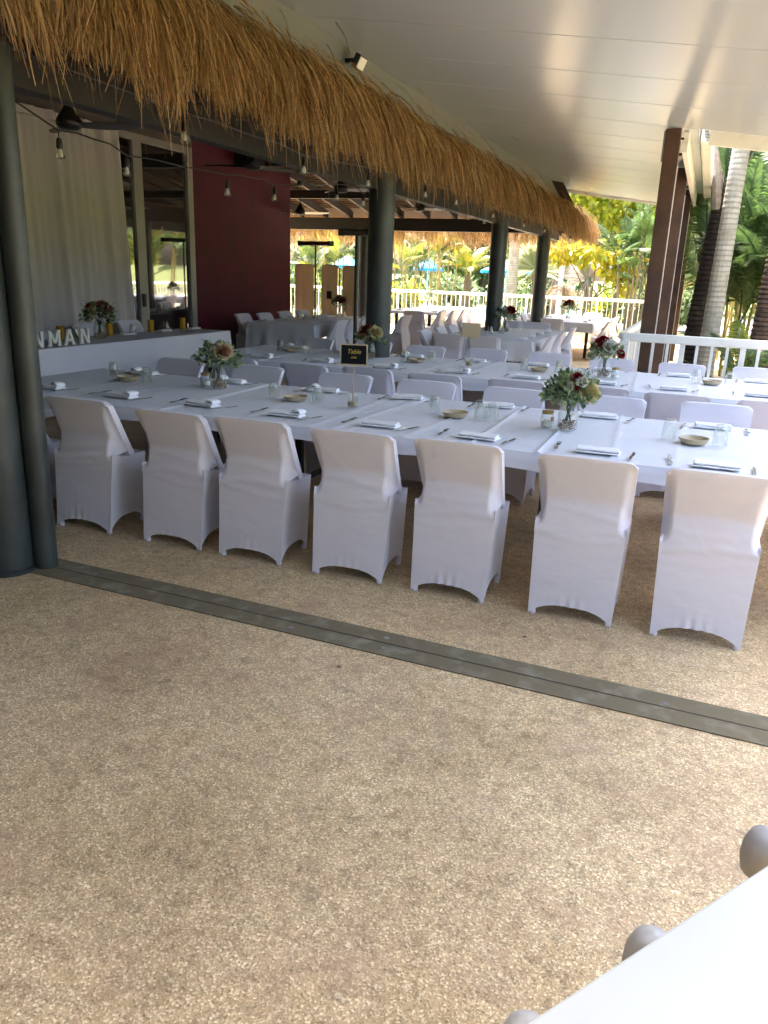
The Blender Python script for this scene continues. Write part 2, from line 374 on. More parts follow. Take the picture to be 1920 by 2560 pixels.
MB().add([pp(*q) for q in [(-3.285, -6.0, 3.3), (-3.285, 19.6, 3.0), (-3.285, 19.6, 3.06), (-3.285, 12, 4.43), (-3.285, -6.0, 4.43)]], [(0, 1, 2, 3, 4)]).build('light_leak_cover', 'fascia', pav)  # added panel closing a gap that let sky light into the pavilion
# thatch core
prof = lambda t: ((1 - t) ** 2 * np.array([-.02, 3.17]) + 2 * t * (1 - t) * np.array([.46, 3.07]) + t ** 2 * np.array([.62, 2.66]))
def core(t): p = prof(t); return p[0] - .07, p[1] - .07
cs = [core(t) for t in np.linspace(0, .86, 7)]
mb = MB()
rows = []
stations = [((-3.28, y), 0) for y in np.linspace(-1, 19.95, 12)] + [((-3.28, 19.95), a) for a in np.linspace(0, PI / 2, 7)[1:]] + [((x, 19.95), PI / 2) for x in np.linspace(-3.28, -12, 6)[1:]]
vs = []
for (bx, by), a in stations:
    for r, z in cs: vs.append(pp(bx + r * math.cos(a), by + r * math.sin(a), z))
n = len(cs); mb.add(vs, [(i * n + j, (i + 1) * n + j, (i + 1) * n + j + 1, i * n + j + 1) for i in range(len(stations) - 1) for j in range(n - 1)])
mb.build('thatch_backing', 'thatch_core', pav)
# thatch strands
def strands(ybase, n, kind, lenk=1.0):
    crs = rng.integers(0, 6, n); t = np.clip((crs + rng.beta(1.3, 2.2, n)) / 6, 0, 1)
    P = np.array([prof(x) for x in t]); P2 = np.array([prof(min(x + .02, 1.02)) for x in t]); T = P2 - P; T /= np.linalg.norm(T, axis=1)[:, None]
    L = rng.uniform(.26, .52, n) * (1 - .42 * t) * (1 + .5 * (rng.random(n) < .05)) * lenk
    if kind == 'front': s = ybase; ang = np.zeros(n)
    lift = rng.gamma(1.3, .02, n)
    ph = s
    cid = (np.floor(ph / .055 + crs * .37) + crs * 977).astype(int) % 4099; cn = rng.normal(0, 1, (4099, 3))
    lean = .12 * np.sin(ph * 3.1 + 1.3) + .08 * np.sin(ph * 7.7) + .20 * cn[cid, 0] + rng.normal(0, .13, n)
    L = L * (1 + .16 * cn[cid, 1]); lift = lift * np.exp(.35 * cn[cid, 2])
    wid = rng.uniform(.0014, .0042, n)
    nseg = 4
    R = P[:, 0] + lift; Z = P[:, 1] + lift * .6 + .0; S = s.copy()
    drv = T.copy(); out = np.zeros((n, nseg + 1, 3))
    out[:, 0] = np.stack([R, S, Z], 1)
    for k in range(nseg):
        g = np.array([0, -1.0]); f = (.16 + .24 * k / nseg)
        drv = drv * (1 - f) + g * f; drv /= np.linalg.norm(drv, axis=1)[:, None]
        st = L / nseg
        R = R + drv[:, 0] * st + rng.normal(0, .006, n); Z = Z + drv[:, 1] * st; S = S + lean * st + rng.normal(0, .004, n)
        out[:, k + 1] = np.stack([R, S, Z], 1)
    return out, wid, t
def strand_mesh(name, parts, parent, tintscale=1.0):
    V = []; W = []; Cc = []
    for C, wid, t in parts: V.append(C); W.append(wid)
    C = np.concatenate(V); wid = np.concatenate(W); n, m_, _ = C.shape
    side = rng.normal(0, 1, (n, 3)); d = C[:, -1] - C[:, 0]; side -= d * (np.sum(side * d, 1) / np.sum(d * d, 1))[:, None]; side /= np.linalg.norm(side, axis=1)[:, None]
    taper = np.linspace(1, .45, m_)
    A = C + side[:, None, :] * (wid[:, None] * taper)[:, :, None]; B = C - side[:, None, :] * (wid[:, None] * taper)[:, :, None]
    verts = np.stack([A, B], 2).reshape(-1, 3)
    base = (np.arange(n) * m_ * 2)[:, None] + (np.arange(m_ - 1) * 2)[None, :]
    F = np.stack([base, base + 1, base + 3, base + 2], 2).reshape(-1, 4)
    pal = np.array([(.32, .185, .072), (.38, .235, .095), (.26, .14, .055), (.46, .31, .145), (.19, .10, .042), (.52, .38, .20), (.14, .075, .036)])
    ci = rng.choice(len(pal), n, p=[.25, .22, .18, .13, .12, .04, .06]); tint = pal[ci] * rng.uniform(.8, 1.15, (n, 1)) * tintscale * 1.0
    cc = np.concatenate([np.repeat(tint, m_ * 2, 0), np.ones((n * m_ * 2, 1))], 1).astype(np.float32)
    me = bpy.data.meshes.new(name); nv, nf = len(verts), len(F)
    me.vertices.add(nv); me.vertices.foreach_set('co', verts.astype(np.float32).ravel())
    me.loops.add(nf * 4); me.loops.foreach_set('vertex_index', F.astype(np.int32).ravel())
    me.polygons.add(nf); me.polygons.foreach_set('loop_start', (np.arange(nf) * 4).astype(np.int32))
    me.materials.append(M['straw'])
    a = me.color_attributes.new('tint', 'FLOAT_COLOR', 'POINT'); a.data.foreach_set('color', cc.ravel())
    me.update(); me.validate()
    return stuff(obj(name, me, parent))
def to_world(out, base, a):
    r, s, z = out[..., 0], out[..., 1], out[..., 2]
    x = base[0] + r * np.cos(a) - s * np.sin(a); y = base[1] + r * np.sin(a) + s * np.cos(a)
    return np.stack([x - po.x, y - po.y, z], -1)
prt = []
yb = np.concatenate([rng.uniform(1.3, 7.5, 54000), rng.uniform(7.5, 12.5, 20000), rng.uniform(12.5, 20.0, 13000)])
o_, w_, t_ = strands(yb, len(yb), 'front')
w_ = w_ * np.where(yb > 12, 1.5, np.where(yb > 7.5, 1.2, 1.0))
prt.append((to_world(o_, (-3.28, 0), 0.0), w_, t_))
for a in np.linspace(.05, PI / 2, 16):                                     # far corner
    o_, w_, t_ = strands(rng.uniform(-.07, .07, 300), 300, 'front'); prt.append((to_world(o_, (-3.28, 19.95), a), w_ * 1.5, t_))
strand_mesh('thatch', prt, pav)
o_, w_, t_ = strands(rng.uniform(0, 9.5, 9000), 9000, 'front', 1.7)
strand_mesh('thatch', [(to_world(o_, (-3.28, 19.95), PI / 2), w_ * 1.5, t_)], pav)
# floodlight on the roof flashing
fl = thing('floodlight', 'small floodlight on the grey flashing above the thatch', 'light', (-3.22, 7.0, 3.40))
MB().box(.05, 0, .0, .1, .03, .03).build('arm', 'black_metal', fl)
hd = MB().box(.13, 0, -.02, .05, .16, .12, (0, .5, 0)).build('housing', 'black_metal', fl, bevel=.006)
MB().box(.152, 0, -.032, .01, .13, .095, (0, .5, 0)).build('lens', 'flood_lens', fl)

# ------------------------------------------------------------------ building with maroon wall, sliding door
bl = thing('restaurant_building', 'building with maroon rendered wall and tall glass sliding door', 'building', (-8.3, 12, 0))
def bb(x, y, z): return (x + 8.3, y - 12, z)
def bbox(name, x0, x1, y0, y1, z0, z1, m, **k):
    c = bb((x0 + x1) / 2, (y0 + y1) / 2, (z0 + z1) / 2); return MB().box(*c, x1 - x0, y1 - y0, z1 - z0).build(name, m, bl, **k)
bbox('wall', -8.6, -8.3, 11.98, 15.42, 0, 3.62, 'maroon')
bbox('wall', -12, -8.603, 15.12, 15.42, 0, 3.62, 'maroon')
bbox('wall', -8.6, -8.3, -6, 8.0, 0, 3.62, 'wall_dark')
bbox('lintel', -8.6, -8.302, 8.0, 11.98, 3.50, 3.62, 'wall_dark')
bbox('wall', -8.6, -8.28, -6, 15.42, 3.62, 4.3, 'soffit')
bbox('wall', -12, -11.8, 2, 15.1, 0, 3.6, 'wall_dark')
door = bbox('door', -8.36, -8.29, 8.0, 11.97, 3.40, 3.498, 'alu_frame')
dr0 = (door.location)
def dbox(name, x0, x1, y0, y1, z0, z1, m):
    c = bb((x0 + x1) / 2, (y0 + y1) / 2, (z0 + z1) / 2); return MB().box(*c, x1 - x0, y1 - y0, z1 - z0).build(name, m, door)
dbox('frame', -8.36, -8.29, 11.82, 11.97, 0, 3.397, 'alu_frame'); dbox('frame', -8.36, -8.29, 8.0, 8.08, 0, 3.397, 'alu_frame')
dbox('frame', -8.35, -8.285, 10.44, 10.60, .06, 3.397, 'alu_frame'); dbox('frame', -8.37, -8.31, 10.60, 10.68, .06, 3.397, 'alu_frame')
dbox('frame', -8.36, -8.29, 8.08, 11.82, 0, .057, 'alu_frame')
dbox('pane', -8.345, -8.335, 10.685, 11.815, .06, 3.395, 'pane_dark'); dbox('pane', -8.335, -8.325, 8.085, 10.435, .06, 3.395, 'pane_dark')
dbox('frame', -8.334, -8.30, 9.9, 9.95, .06, 3.395, 'alu_frame')
dbox('handle', -8.283, -8.25, 10.48, 10.54, .98, 1.18, 'black_plastic')
bw = thing('added_light_block', 'added unseen wall and overhang cutting light from behind the camera', 'building', (-5.5, -2.6, 0))  # wall and overhang added out of view to cut light from behind
MB().box(-.6, 0, 2.3, 14.8, .2, 4.6).build('wall', 'shade_wall', bw)
MB().box(3.5, .09, 1.05, 1.6, .06, 2.1).build('door', 'alu_frame', bw)  # panel on the added wall, out of view
MB().box(-.6, 1.73, 3.3, 14.8, 3.46, .12).build('added_shade_roof', 'shade_wall', bw)  # added overhang, sized to reduce sky light around the camera
# curtain
cu = MB()
def cfn(u, v):
    y = 7.45 + 2.5 * u; a = .06 * math.sin(u * 58 + 1.7 * math.sin(u * 9)) * (.6 + .4 * math.sin(u * 13 + 2)) + .04 * math.sin(u * 27 + 1 + v * .8) + .018 * math.sin(u * 117 + 2 * v)
    spread = 1 + .10 * (1 - v); yy = 7.45 + (y - 7.45) * (1 + .06 * (1 - v)) - .02
    return (0 + a * (.6 + .4 * (1 - v)), yy - 9.2, .05 + 3.42 * v)
cu.grid(cfn, 190, 8); o = cu.build('curtain', 'curtain', None, (-8.12, 9.2, 0), smooth=True)
tag(o, 'white sheer curtain hanging in front of the sliding door', 'curtain')

# ------------------------------------------------------------------ fences
def fence(name, label, p, q, h, gap, post_every, pw=.018, rail_h=.07, postw=.06, first=0, corner=None):
    p, q = Vector((*p, 0)), Vector((*q, 0)); d = q - p; L = d.length; a = d.normalized(); rz = math.atan2(a.y, a.x)
    f = thing(name, label, 'fence', p, rz)
    MB().box(L / 2, 0, h - rail_h / 2, L + .06, .065, rail_h).build('top_rail', 'white_paint', f, bevel=.012)
    MB().box(L / 2, 0, .1, L, .04, .04).build('bottom_rail', 'white_paint', f)
    pm = MB().box(0, 0, 0, pw, pw, h - rail_h - .12).mesh('picket', 'white_paint'); sm = MB().box(0, 0, 0, postw, postw, h - rail_h).mesh('post', 'white_paint')
    k = 0; x = gap
    while x < L - .02:
        k += 1
        if k % post_every == 0: obj('post', sm, f, (x, 0, (h - rail_h) / 2 - .002))
        else: obj('picket', pm, f, (x, 0, (h - rail_h + .12) / 2))
        x += gap
    if corner: MB().box(.0, 0, (h - .075) / 2, corner, corner, h - .075).build('corner_post', 'white_paint', f, bevel=.006)
    return f
fence('white_fence', 'white railing beside timber posts, running to the right edge', (-.75, 9.0), (3.6, 8.93), 1.11, .148, 4, pw=.03, rail_h=.09, postw=.055, corner=.1)
fence('white_fence', 'white side railing running from the corner post to the far railing', (-.80, 9.12), (-.80, 24.4), 1.10, .15, 12, pw=.022)
fence('white_fence', 'long white railing across the far end of the terrace', (-.86, 24.5), (-16, 24.5), 1.12, .15, 14, pw=.015, rail_h=.09)

# ------------------------------------------------------------------ chair
def chair_parts(seed=0):
    cr = random.Random(seed); ph = [cr.uniform(0, 6.28) for _ in range(8)]; hz = [cr.uniform(-.03, .03) for _ in range(4)]; am_ = [cr.uniform(.5, 1.5) for _ in range(4)]
    wt, wm, wb = .235, .217, .205
    rear = [(.83, -.205), (.76, -.163), (.68, -.118), (.60, -.074), (.47, .0)]
    b = MB(); N = 14
    def back(face, th=.048):
        def fn(u, v):
            k = v * (len(rear) - 1); i = min(int(k), len(rear) - 2); f = k - i
            z = rear[i][0] * (1 - f) + rear[i + 1][0] * f; y = rear[i][1] * (1 - f) + rear[i + 1][1] * f
            wdt = wb + (wt - wb) * (z / .83) ** 1.15; s = 2 * u - 1
            x = s * wdt
            if v < .001: z -= .022 * max(0, (abs(s) - .86) / .14) ** 2
            y += .014 * (1 - s * s) * (-1 if face == 0 else -1) * math.sin(v * 2.6)
            z += .005 * (1 - s * s) * (1 - v)
            return (x, y + (0 if face == 0 else .05), z)
        return fn
    b.grid(back(0), N, 10); k0 = len(b.v); b.grid(back(1), N, 10)
    nu, nv = N + 1, 11
    for j in range(nv - 1):
        for i in (0, N):
            a, c = j * nu + i, (j + 1) * nu + i; b.f.append((a, c, c + k0, a + k0) if i == 0 else (a, a + k0, c + k0, c))
    for i in range(N): b.f.append((i, i + k0, i + 1 + k0, i + 1))
    back_me = b.mesh('backrest', 'spandex', smooth=True)
    # rear panel: from the backrest bottom out to the rear feet with an arched hem
    def arch(u, hgt, p=.13):
        s = abs(2 * u - 1); e = min(1, max(0, (1 - s) / p)) if p else 1
        return hgt * (1 - s ** 3.0)
    r = MB()
    def prof_y(z):
        for (za, ya), (zb, yb_) in zip(rear[:-1], rear[1:]):
            if z >= zb: f = (za - z) / (za - zb); return ya + (yb_ - ya) * f
        return rear[-1][1]
    def rp(u, v):
        s = 2 * u - 1
        hem = .006 + arch(u, .062)
        z0 = .832 + .005 * (1 - s * s) - .022 * max(0, (abs(s) - .86) / .14) ** 2
        z = z0 + (hem - z0) * v
        yl = -.222 + .055 * min(1, z / .5)
        ue = prof_y(min(z, .83)) - .003
        q = min(1, max(0, (abs(s) - .80) / .20)); q = q * q * (3 - 2 * q)
        uc = -.208 + .066 * min(1, max(0, (.83 - z) / .22)) - .003 * (1 - s * s)
        top = .61 - .02 * s * s - .07 * q
        up = uc * (1 - q) + ue * q
        k = min(1, max(0, (z - .475) / (top - .475)))
        y = yl if z < .475 else (-.222 + .055 * .95) * (1 - k) + up * k
        if abs(s) > .965: y = yl if z < .50 else ue
        for i_, (zc, am) in enumerate(((.468, .004), (.43, .0035), (.52, .003))): y -= am * am_[i_] * math.exp(-((z - zc - hz[i_] - .022 * math.sin(s * 1.7 + ph[i_])) / .009) ** 2)
        hd = z - hem; y -= .0045 * am_[3] * math.sin(s * 26 + ph[3]) * math.exp(-hd / .03) * math.exp(-((s - hz[3] * 12) / .45) ** 2)      # gathered hem
        y -= .0018 * math.exp(-(((z - .80) - .30 * (abs(s) - 1) * am_[0]) / .012) ** 2) * min(1, (1 - abs(s)) * 6)                     # tension fold from the top corner
        y -= .0016 * math.exp(-(((z - .06) - .55 * (1 - abs(s))) / .014) ** 2) * max(0, abs(s) - .45)                                    # pull from the feet
        wd = wb + (wt - wb) * min(1, max(0, z / .83)) ** 1.15
        return (s * (wd + .0015), y, z)
    r.grid(rp, 40, 52)
    rear_me = r.mesh('rear_panel', 'spandex', smooth=True)
    s_ = MB()
    for sg in (-1, 1):                                    # side panels
        def sp(u, v, sg=sg):
            hem = .006 + arch(u, .085); ztop = .468 + .035 * max(0, 1 - u * 2.6)
            z = ztop + (hem - ztop) * v
            y0 = -.215 + .05 * min(1, z / .5); y1 = .135 + .02 * (z / .45)
            y = y0 + (y1 - y0) * u
            bow = .016 * math.sin(u * PI) * math.sin(v * PI)
            return (sg * (wb + (wt - wb) * (z / .83) ** 1.15 - .0 - bow * .7), y, z)
        if sg > 0: s_.grid(sp, 14, 12)
        else: s_.grid(lambda u, v, f=sp: f(1 - u, v), 14, 12)
    def fpn(u, v):
        s = 2 * u - 1; hem = .006 + arch(u, .08); z = .468 + (hem - .468) * v
        return (-s * (wb + (wt - wb) * (z / .83) ** 1.15),   .135 + .02 * (z / .45) - .01 * math.sin(v * PI) * (1 - s * s), z)
    s_.grid(fpn, 12, 8)
    skirt_me = s_.mesh('skirt', 'spandex', smooth=True)
    st = MB(); st.grid(lambda u, v: ((2 * u - 1) * (wb + .013), -.16 + .315 * v, .468 + .012 * (1 - (2 * u - 1) ** 2) * math.sin(v * PI)), 10, 8)
    seat_me = st.mesh('seat', 'spandex', smooth=True)
    ft = MB().lathe([(.015, 0), (.0175, .003), (.0165, .02), (.012, .034), (0, .037)], 10).mesh('foot', 'spandex', smooth=True)
    return back_me, rear_me, skirt_me, seat_me, ft
CHV = [chair_parts(k) for k in range(4)]
def make_chair(x, y, rz, label, group):
    t = thing('banquet_chair', label, 'chair', (x, y, 0), rz + random.gauss(0, .028), group)
    CH = random.choice(CHV)
    for nme, me in zip(('backrest', 'rear_panel', 'skirt', 'seat'), CH[:4]): obj(nme, me, t)
    for fx in (-.188, .188):
        for fy in (-.198, .125): obj('foot', CH[4], t, (fx, fy, 0))
    s = U(.985, 1.015); t.scale = (s, s, U(.985, 1.01)); return t
for i, x in enumerate((-4.17, -3.495, -2.82, -2.275, -1.655, -1.06, -.415, .175)):
    make_chair(x, 3.93, 0, f'white covered chair, {ORD[i]} from the left pole, on near side of front long table', 'chairs on the near side of the front long table')
for i, x in enumerate((-4.30, -3.50, -2.675, -1.96, -1.26, -.525, .18, .88)):
    make_chair(x, 5.77, PI, f'white covered chair, {ORD[i]} from left, facing camera across the front long table', 'chairs on the far side of the front long table')
for i, x in enumerate((-4.04, -3.30, -2.675, -2.06, -1.345, -.68, -.10, .56, 1.2)):
    make_chair(x, 6.56, 0, f'white covered chair, {ORD[i]} from left, back to camera at second long table', 'chairs on the near side of the second long table')
for i, x in enumerate((-4.45, -3.66, -2.99, -2.255, -1.525, -.845, -.13, .6)):
    make_chair(x, 8.77, PI, f'white covered chair, {ORD[i]} from left, facing camera behind second long table', 'chairs on the far side of the second long table')
HP = PI / 2
for i, y in enumerate((11.55, 12.3, 12.95, 13.65)):
    make_chair(-3.74, y, -HP, f'white covered chair, {ORD[i]} from near end, left side of middle table', 'chairs along the left of the middle table')
for i, y in enumerate((11.75, 12.65, 13.75)):
    make_chair(-2.18, y, HP, f'white covered chair, {ORD[i]} from near end, right side of middle table', 'chairs along the right of the middle table')
for i, x in enumerate((-3.35, -2.83)):
    make_chair(x, 11.12, 0, f'white covered chair, {("left", "right")[i]} of two with backs to camera at middle table', 'chairs at the near end of the middle table')
for i, x in enumerate((-3.28, -2.85)):
    make_chair(x, 14.85, PI, f'white covered chair, {("left", "right")[i]} of two at far end of middle table', 'chairs at the far end of the middle table')
for i, y in enumerate((17.4, 18.2, 19.05, 19.95)):
    make_chair(-3.64, y, -HP, f'white covered chair, {ORD[i]} from near end, left side of table by far railing', 'chairs along the left of the table by the far railing')
for i, y in enumerate((17.55, 18.35, 19.1)):
    make_chair(-2.0, y, HP, f'white covered chair, {ORD[i]} from near end, right side of table by far railing', 'chairs along the right of the table by the far railing')
make_chair(-2.92, 17.1, 0, 'white covered chair with its back to camera at end of table by far railing', 'chairs at the table by the far railing')
make_chair(-2.6, 20.8, PI, 'white covered chair at far end of table beside the far railing', 'chairs at the table by the far railing')
for i, y in enumerate((12.45, 13.22, 14.0, 14.75)):
    make_chair(-7.5, y, -HP, f'white covered chair, {ORD[i]} from near end, against the maroon wall', 'chairs by the maroon wall')
for i, y in enumerate((12.3, 12.85, 13.4)):
    make_chair(-5.82, y, HP, f'white covered chair, {ORD[i]} from near end, right of table by maroon wall', 'chairs right of the table by the maroon wall')
make_chair(-5.62, 14.95, HP, 'white covered chair beside the nearest full column, turned side on', 'chairs beside the column')
make_chair(-5.95, 16.95, 0, 'shaded covered chair with its back to camera, right beside the column', 'chairs beside the column')
for i, y in enumerate((17.5, 18.5, 19.4, 20.2, 21.0)):
    make_chair(-5.68, y, HP, f'white covered chair, {ORD[i]} from near end, right of table behind the column', 'chairs right of the table behind the column')
for i, y in enumerate((7.6, 8.6, 9.5)):
    make_chair(-7.62, y, -HP, f'white covered chair, {ORD[i]} from near end, behind the head table', 'chairs behind the head table')

# ------------------------------------------------------------------ tables and cloths
def table(x0, x1, y0, y1, label, group=None, h=.74, leg=.05, inset=.12):
    cx, cy_ = (x0 + x1) / 2, (y0 + y1) / 2
    t = thing('folding_table', label, 'table', (cx, cy_, 0), 0, group)
    MB().box(0, 0, h - .015, x1 - x0 - .02, y1 - y0 - .02, .03).build('table_top', 'raw_wood', t)
    for sx in (-1, 1):
        for sy in (-1, 1): MB().box(sx * ((x1 - x0) / 2 - inset), sy * ((y1 - y0) / 2 - inset), (h - .03) / 2, leg, leg, h - .031).build('leg', 'black_metal', t)
        MB().box(sx * ((x1 - x0) / 2 - inset), 0, .16, leg * .6, y1 - y0 - 2 * inset - leg, .03).build('brace', 'black_metal', t)
    return t
def cloth(x0, x1, y0, y1, drops, label, group=None, z=.745, m='linen', creases=(), name='tablecloth', seed=0, rip=.012, cz2=.0):
    """drops: near(-y), right(+x), far(+y), left(-x)"""
    rd = random.Random(seed); cx, cy_ = (x0 + x1) / 2, (y0 + y1) / 2; a, b = (x1 - x0) / 2, (y1 - y0) / 2
    mb = MB(); nu = max(8, int((x1 - x0) / .02)); nu = min(nu, 190); nv = 14
    ph = [rd.uniform(0, 6) for _ in range(6)]
    def ht(x, y):
        h = .0012 * math.sin(x * 5 + ph[0]) * math.sin(y * 4 + ph[1])
        for c in creases:
            d = (x + cx) - c[0] - (c[1] if len(c) > 1 else 0) * y; h += .010 * math.exp(-(d / .011) ** 2)
        return h
    mb.grid(lambda u, v: (-a + 2 * a * u, -b + 2 * b * v, z + ht(-a + 2 * a * u, -b + 2 * b * v)), nu, nv)
    # skirt loop
    loop = []
    st = .03
    def seg(p, q, n_, d, nrm):
        for k in range(n_): f = k / n_; loop.append((p[0] + (q[0] - p[0]) * f, p[1] + (q[1] - p[1]) * f, nrm, d, min(f, 1 - f) * math.dist(p, q)))
    dn, dr, df, dl = drops
    seg((-a, -b), (a, -b), nu, dn, (0, -1)); seg((a, -b), (a, b), nv, dr, (1, 0)); seg((a, b), (-a, b), nu, df, (0, 1)); seg((-a, b), (-a, -b), nv, dl, (-1, 0))
    # subdivide vertical sides by matching the grid
    n = len(loop); R = 6; vs = []
    for i, (x, y, nr, d, e) in enumerate(loop):
        prv = loop[i - 1]
        ds = d
        if e < 1e-6: ds = max(d, prv[3])
        lw = max(0, 1 - e / .12)
        for r in range(R + 1):
            f = r / R; s_ = (x if abs(nr[1]) else y)
            wv = rip * f * (math.sin(s_ * 11 + ph[2]) + .6 * math.sin(s_ * 23 + ph[3])) * min(1, ds / .2)
            ox = (.012 + .03 * f * min(1, ds / .25)) * min(1, f * 3); nx, ny = nr
            if e < 1e-6: nx, ny = nr[0] + prv[2][0], nr[1] + prv[2][1]
            dd = ds * (1 + .10 * lw) + .006 * math.sin(s_ * 7 + ph[4]) * f
            vs.append((x + nx * (ox + wv), y + ny * (ox + wv), z + (ht(x, y)) * (1 - f) - dd * f - .004 * min(1, f * 6)))
    mb.add(vs, [(i * (R + 1) + r, i * (R + 1) + r + 1, ((i + 1) % n) * (R + 1) + r + 1, ((i + 1) % n) * (R + 1) + r) for i in range(n) for r in range(R)])
    o = mb.build(name, m, None, (cx, cy_, 0), smooth=True)
    return tag(o, label, 'tablecloth', group)
# front long table
for i, (a, b) in enumerate(((-4.86, -2.72), (-2.70, -.56), (-.54, 1.6))):
    table(a, b, 4.12, 5.55, f'trestle table under the front long table cloth, {("left", "middle", "right")[i]} section', 'trestles of the front long table')
    table(a, b, 6.95, 8.45, f'trestle table under the second long table cloth, {("left", "middle", "right")[i]} section', 'trestles of the second long table')
cloth(-4.87, -1.75, 4.10, 5.57, (.075, .004, .08, .2), 'white cloth on left half of the front long table', 'cloths of the front long table', creases=((-4.2,), (-3.75, .1), (-3.15,), (-2.62, -.08), (-2.1,), (-1.83,)), seed=1)
cloth(-2.0, 1.62, 4.095, 5.575, (.085, .1, .08, .004), 'white cloth on right half of the front long table', 'cloths of the front long table', z=.752, creases=((-1.9, .05), (-1.42, .1), (-1.10,), (-.72,), (-.38, -.06), (-.03,), (.9,)), seed=2)
cloth(-4.9, -1.9, 6.93, 8.47, (.08, .004, .08, .2), 'white cloth on left half of the second long table', 'cloths of the second long table', creases=((-4.1,), (-3.5,), (-2.95, .1), (-2.45,), (-2.05,)), seed=3)
cloth(-2.15, 1.62, 6.925, 8.475, (.10, .1, .08, .004), 'white cloth on right half of the second long table', 'cloths of the second long table', z=.752, creases=((-2.0,), (-1.6, .1), (-.85,), (-.5, -.05), (.05,), (.4,)), seed=4)
# smaller tables
table(-3.66, -2.28, 11.48, 14.35, 'table under white cloth in the middle of the pavilion edge')
cloth(-3.70, -2.24, 11.44, 14.4, (.27, .14, .2, .14), 'white cloth on the middle table with a rose vase', seed=5)
table(-3.5, -2.2, 17.45, 20.5, 'black legged table under white cloth by the far railing', leg=.06, inset=.06)
cloth(-3.55, -2.15, 17.4, 20.55, (.19, .16, .2, .1), 'white cloth on the table by the far railing', seed=6)
table(-7.25, -6.1, 12.1, 15.0, 'table under grey shaded cloth by the maroon wall')
cloth(-7.3, -6.02, 12.0, 15.05, (.44, .2, .2, .2), 'shaded white cloth on the table by the maroon wall', seed=7, rip=.02)
table(-7.2, -5.95, 18.3, 22.2, 'black legged table behind the column by the far railing', leg=.07, inset=.2)
cloth(-7.25, -5.88, 18.25, 22.25, (.05, .12, .1, .1), 'white cloth on the table behind the column', seed=8)
table(-7.05, -6.42, 5.6, 9.95, 'long head table under a floor length white drape')
cloth(-7.1, -6.36, 5.55, 9.98, (.70, .70, .70, .3), 'floor length white drape on head table before the curtain', m='drape', seed=9, rip=.004)

# ------------------------------------------------------------------ place settings
def napkin_mesh(rolled):
    n = MB()
    def layer(z0, th, wx, wy, sk):
        pr = []
        for k in range(9): t = -HP + PI * k / 8; pr.append((wy / 2 - th / 2 + th / 2 * math.cos(t), z0 + th / 2 + th / 2 * math.sin(t)))
        pr += [(-wy / 2, z0 + th), (-wy / 2 - .004, z0 + th * .55), (-wy / 2, z0 + th * .5), (-wy / 2 + .01, z0)]
        xs = np.linspace(-wx / 2, wx / 2, 7); vs = []
        for i, x in enumerate(xs):
            wob = .0025 * math.sin(i * 1.9 + z0 * 300)
            for y, z in pr: vs.append((x + sk * y, y + wob, max(.0005, z + .002 * math.sin(i * 1.3 + y * 30) * (z > z0 + th * .7))))
        m_ = len(pr); n.add(vs, [(i * m_ + j, (i + 1) * m_ + j, (i + 1) * m_ + (j + 1) % m_, i * m_ + (j + 1) % m_) for i in range(6) for j in range(m_)] + [tuple(range(m_)), tuple(reversed(range(6 * m_, 7 * m_)))])
    layer(.0, .011, .225, .098, .08); layer(.0112, .015, .215, .086, -.03)
    if rolled:
        n.grid(lambda u, v: (.085 + .035 * math.cos(u * PI) * 1.0, -.045 + .09 * v, .024 + .024 * math.sin(u * PI) * (1 + .2 * math.sin(v * 4))), 8, 6)
    return n.mesh('napkin', 'napkin', smooth=True)
NAP = [napkin_mesh(False), napkin_mesh(True)]
def fork_mesh():
    f = MB(); L = .19
    def zz(t): return .004 + .012 * max(0, t - .62) ** 1 * (1 if t < .85 else .6) * 2
    ts = np.linspace(0, .66, 8); ws = [.0085, .009, .0075, .005, .0035, .0032, .0045, .0115]
    vs = []
    for t, w_ in zip(ts, ws):
        for sx, dz in ((-1, 0), (1, 0), (1, .0022), (-1, .0022)): vs.append((sx * w_, -L / 2 + L * t, zz(t) + dz))
    f.add(vs, [(i * 4 + k, i * 4 + (k + 1) % 4, (i + 1) * 4 + (k + 1) % 4, (i + 1) * 4 + k) for i in range(7) for k in range(4)] + [(3, 2, 1, 0), (28, 29, 30, 31)])
    f.box(0, -L / 2 + L * .705, zz(.7) + .0011, .024, L * .1, .0022)
    for k in range(4): f.box(-.0093 + .0062 * k, -L / 2 + L * .87, zz(.87) + .0011, .0032, L * .26, .0022)
    return f.mesh('fork', 'steel', smooth=False)
def knife_mesh():
    k = MB(); pts = [(-.0065, -.105), (.0065, -.105), (.0075, -.02), (.0055, -.005), (.0095, .01), (.0105, .06), (.006, .095), (-.002, .108), (-.0055, .1), (-.0055, -.005), (-.0075, -.02)]
    n = len(pts); th = [.0075 if p[1] < -.008 else .0018 for p in pts]
    vs = [(x, y, .0005) for x, y in pts] + [(x, y, .0005 + t) for (x, y), t in zip(pts, th)]
    k.add(vs, [tuple(reversed(range(n))), tuple(range(n, 2 * n))] + [(i, (i + 1) % n, (i + 1) % n + n, i + n) for i in range(n)])
    return k.mesh('knife', 'steel')
FORK, KNIFE = fork_mesh(), knife_mesh()
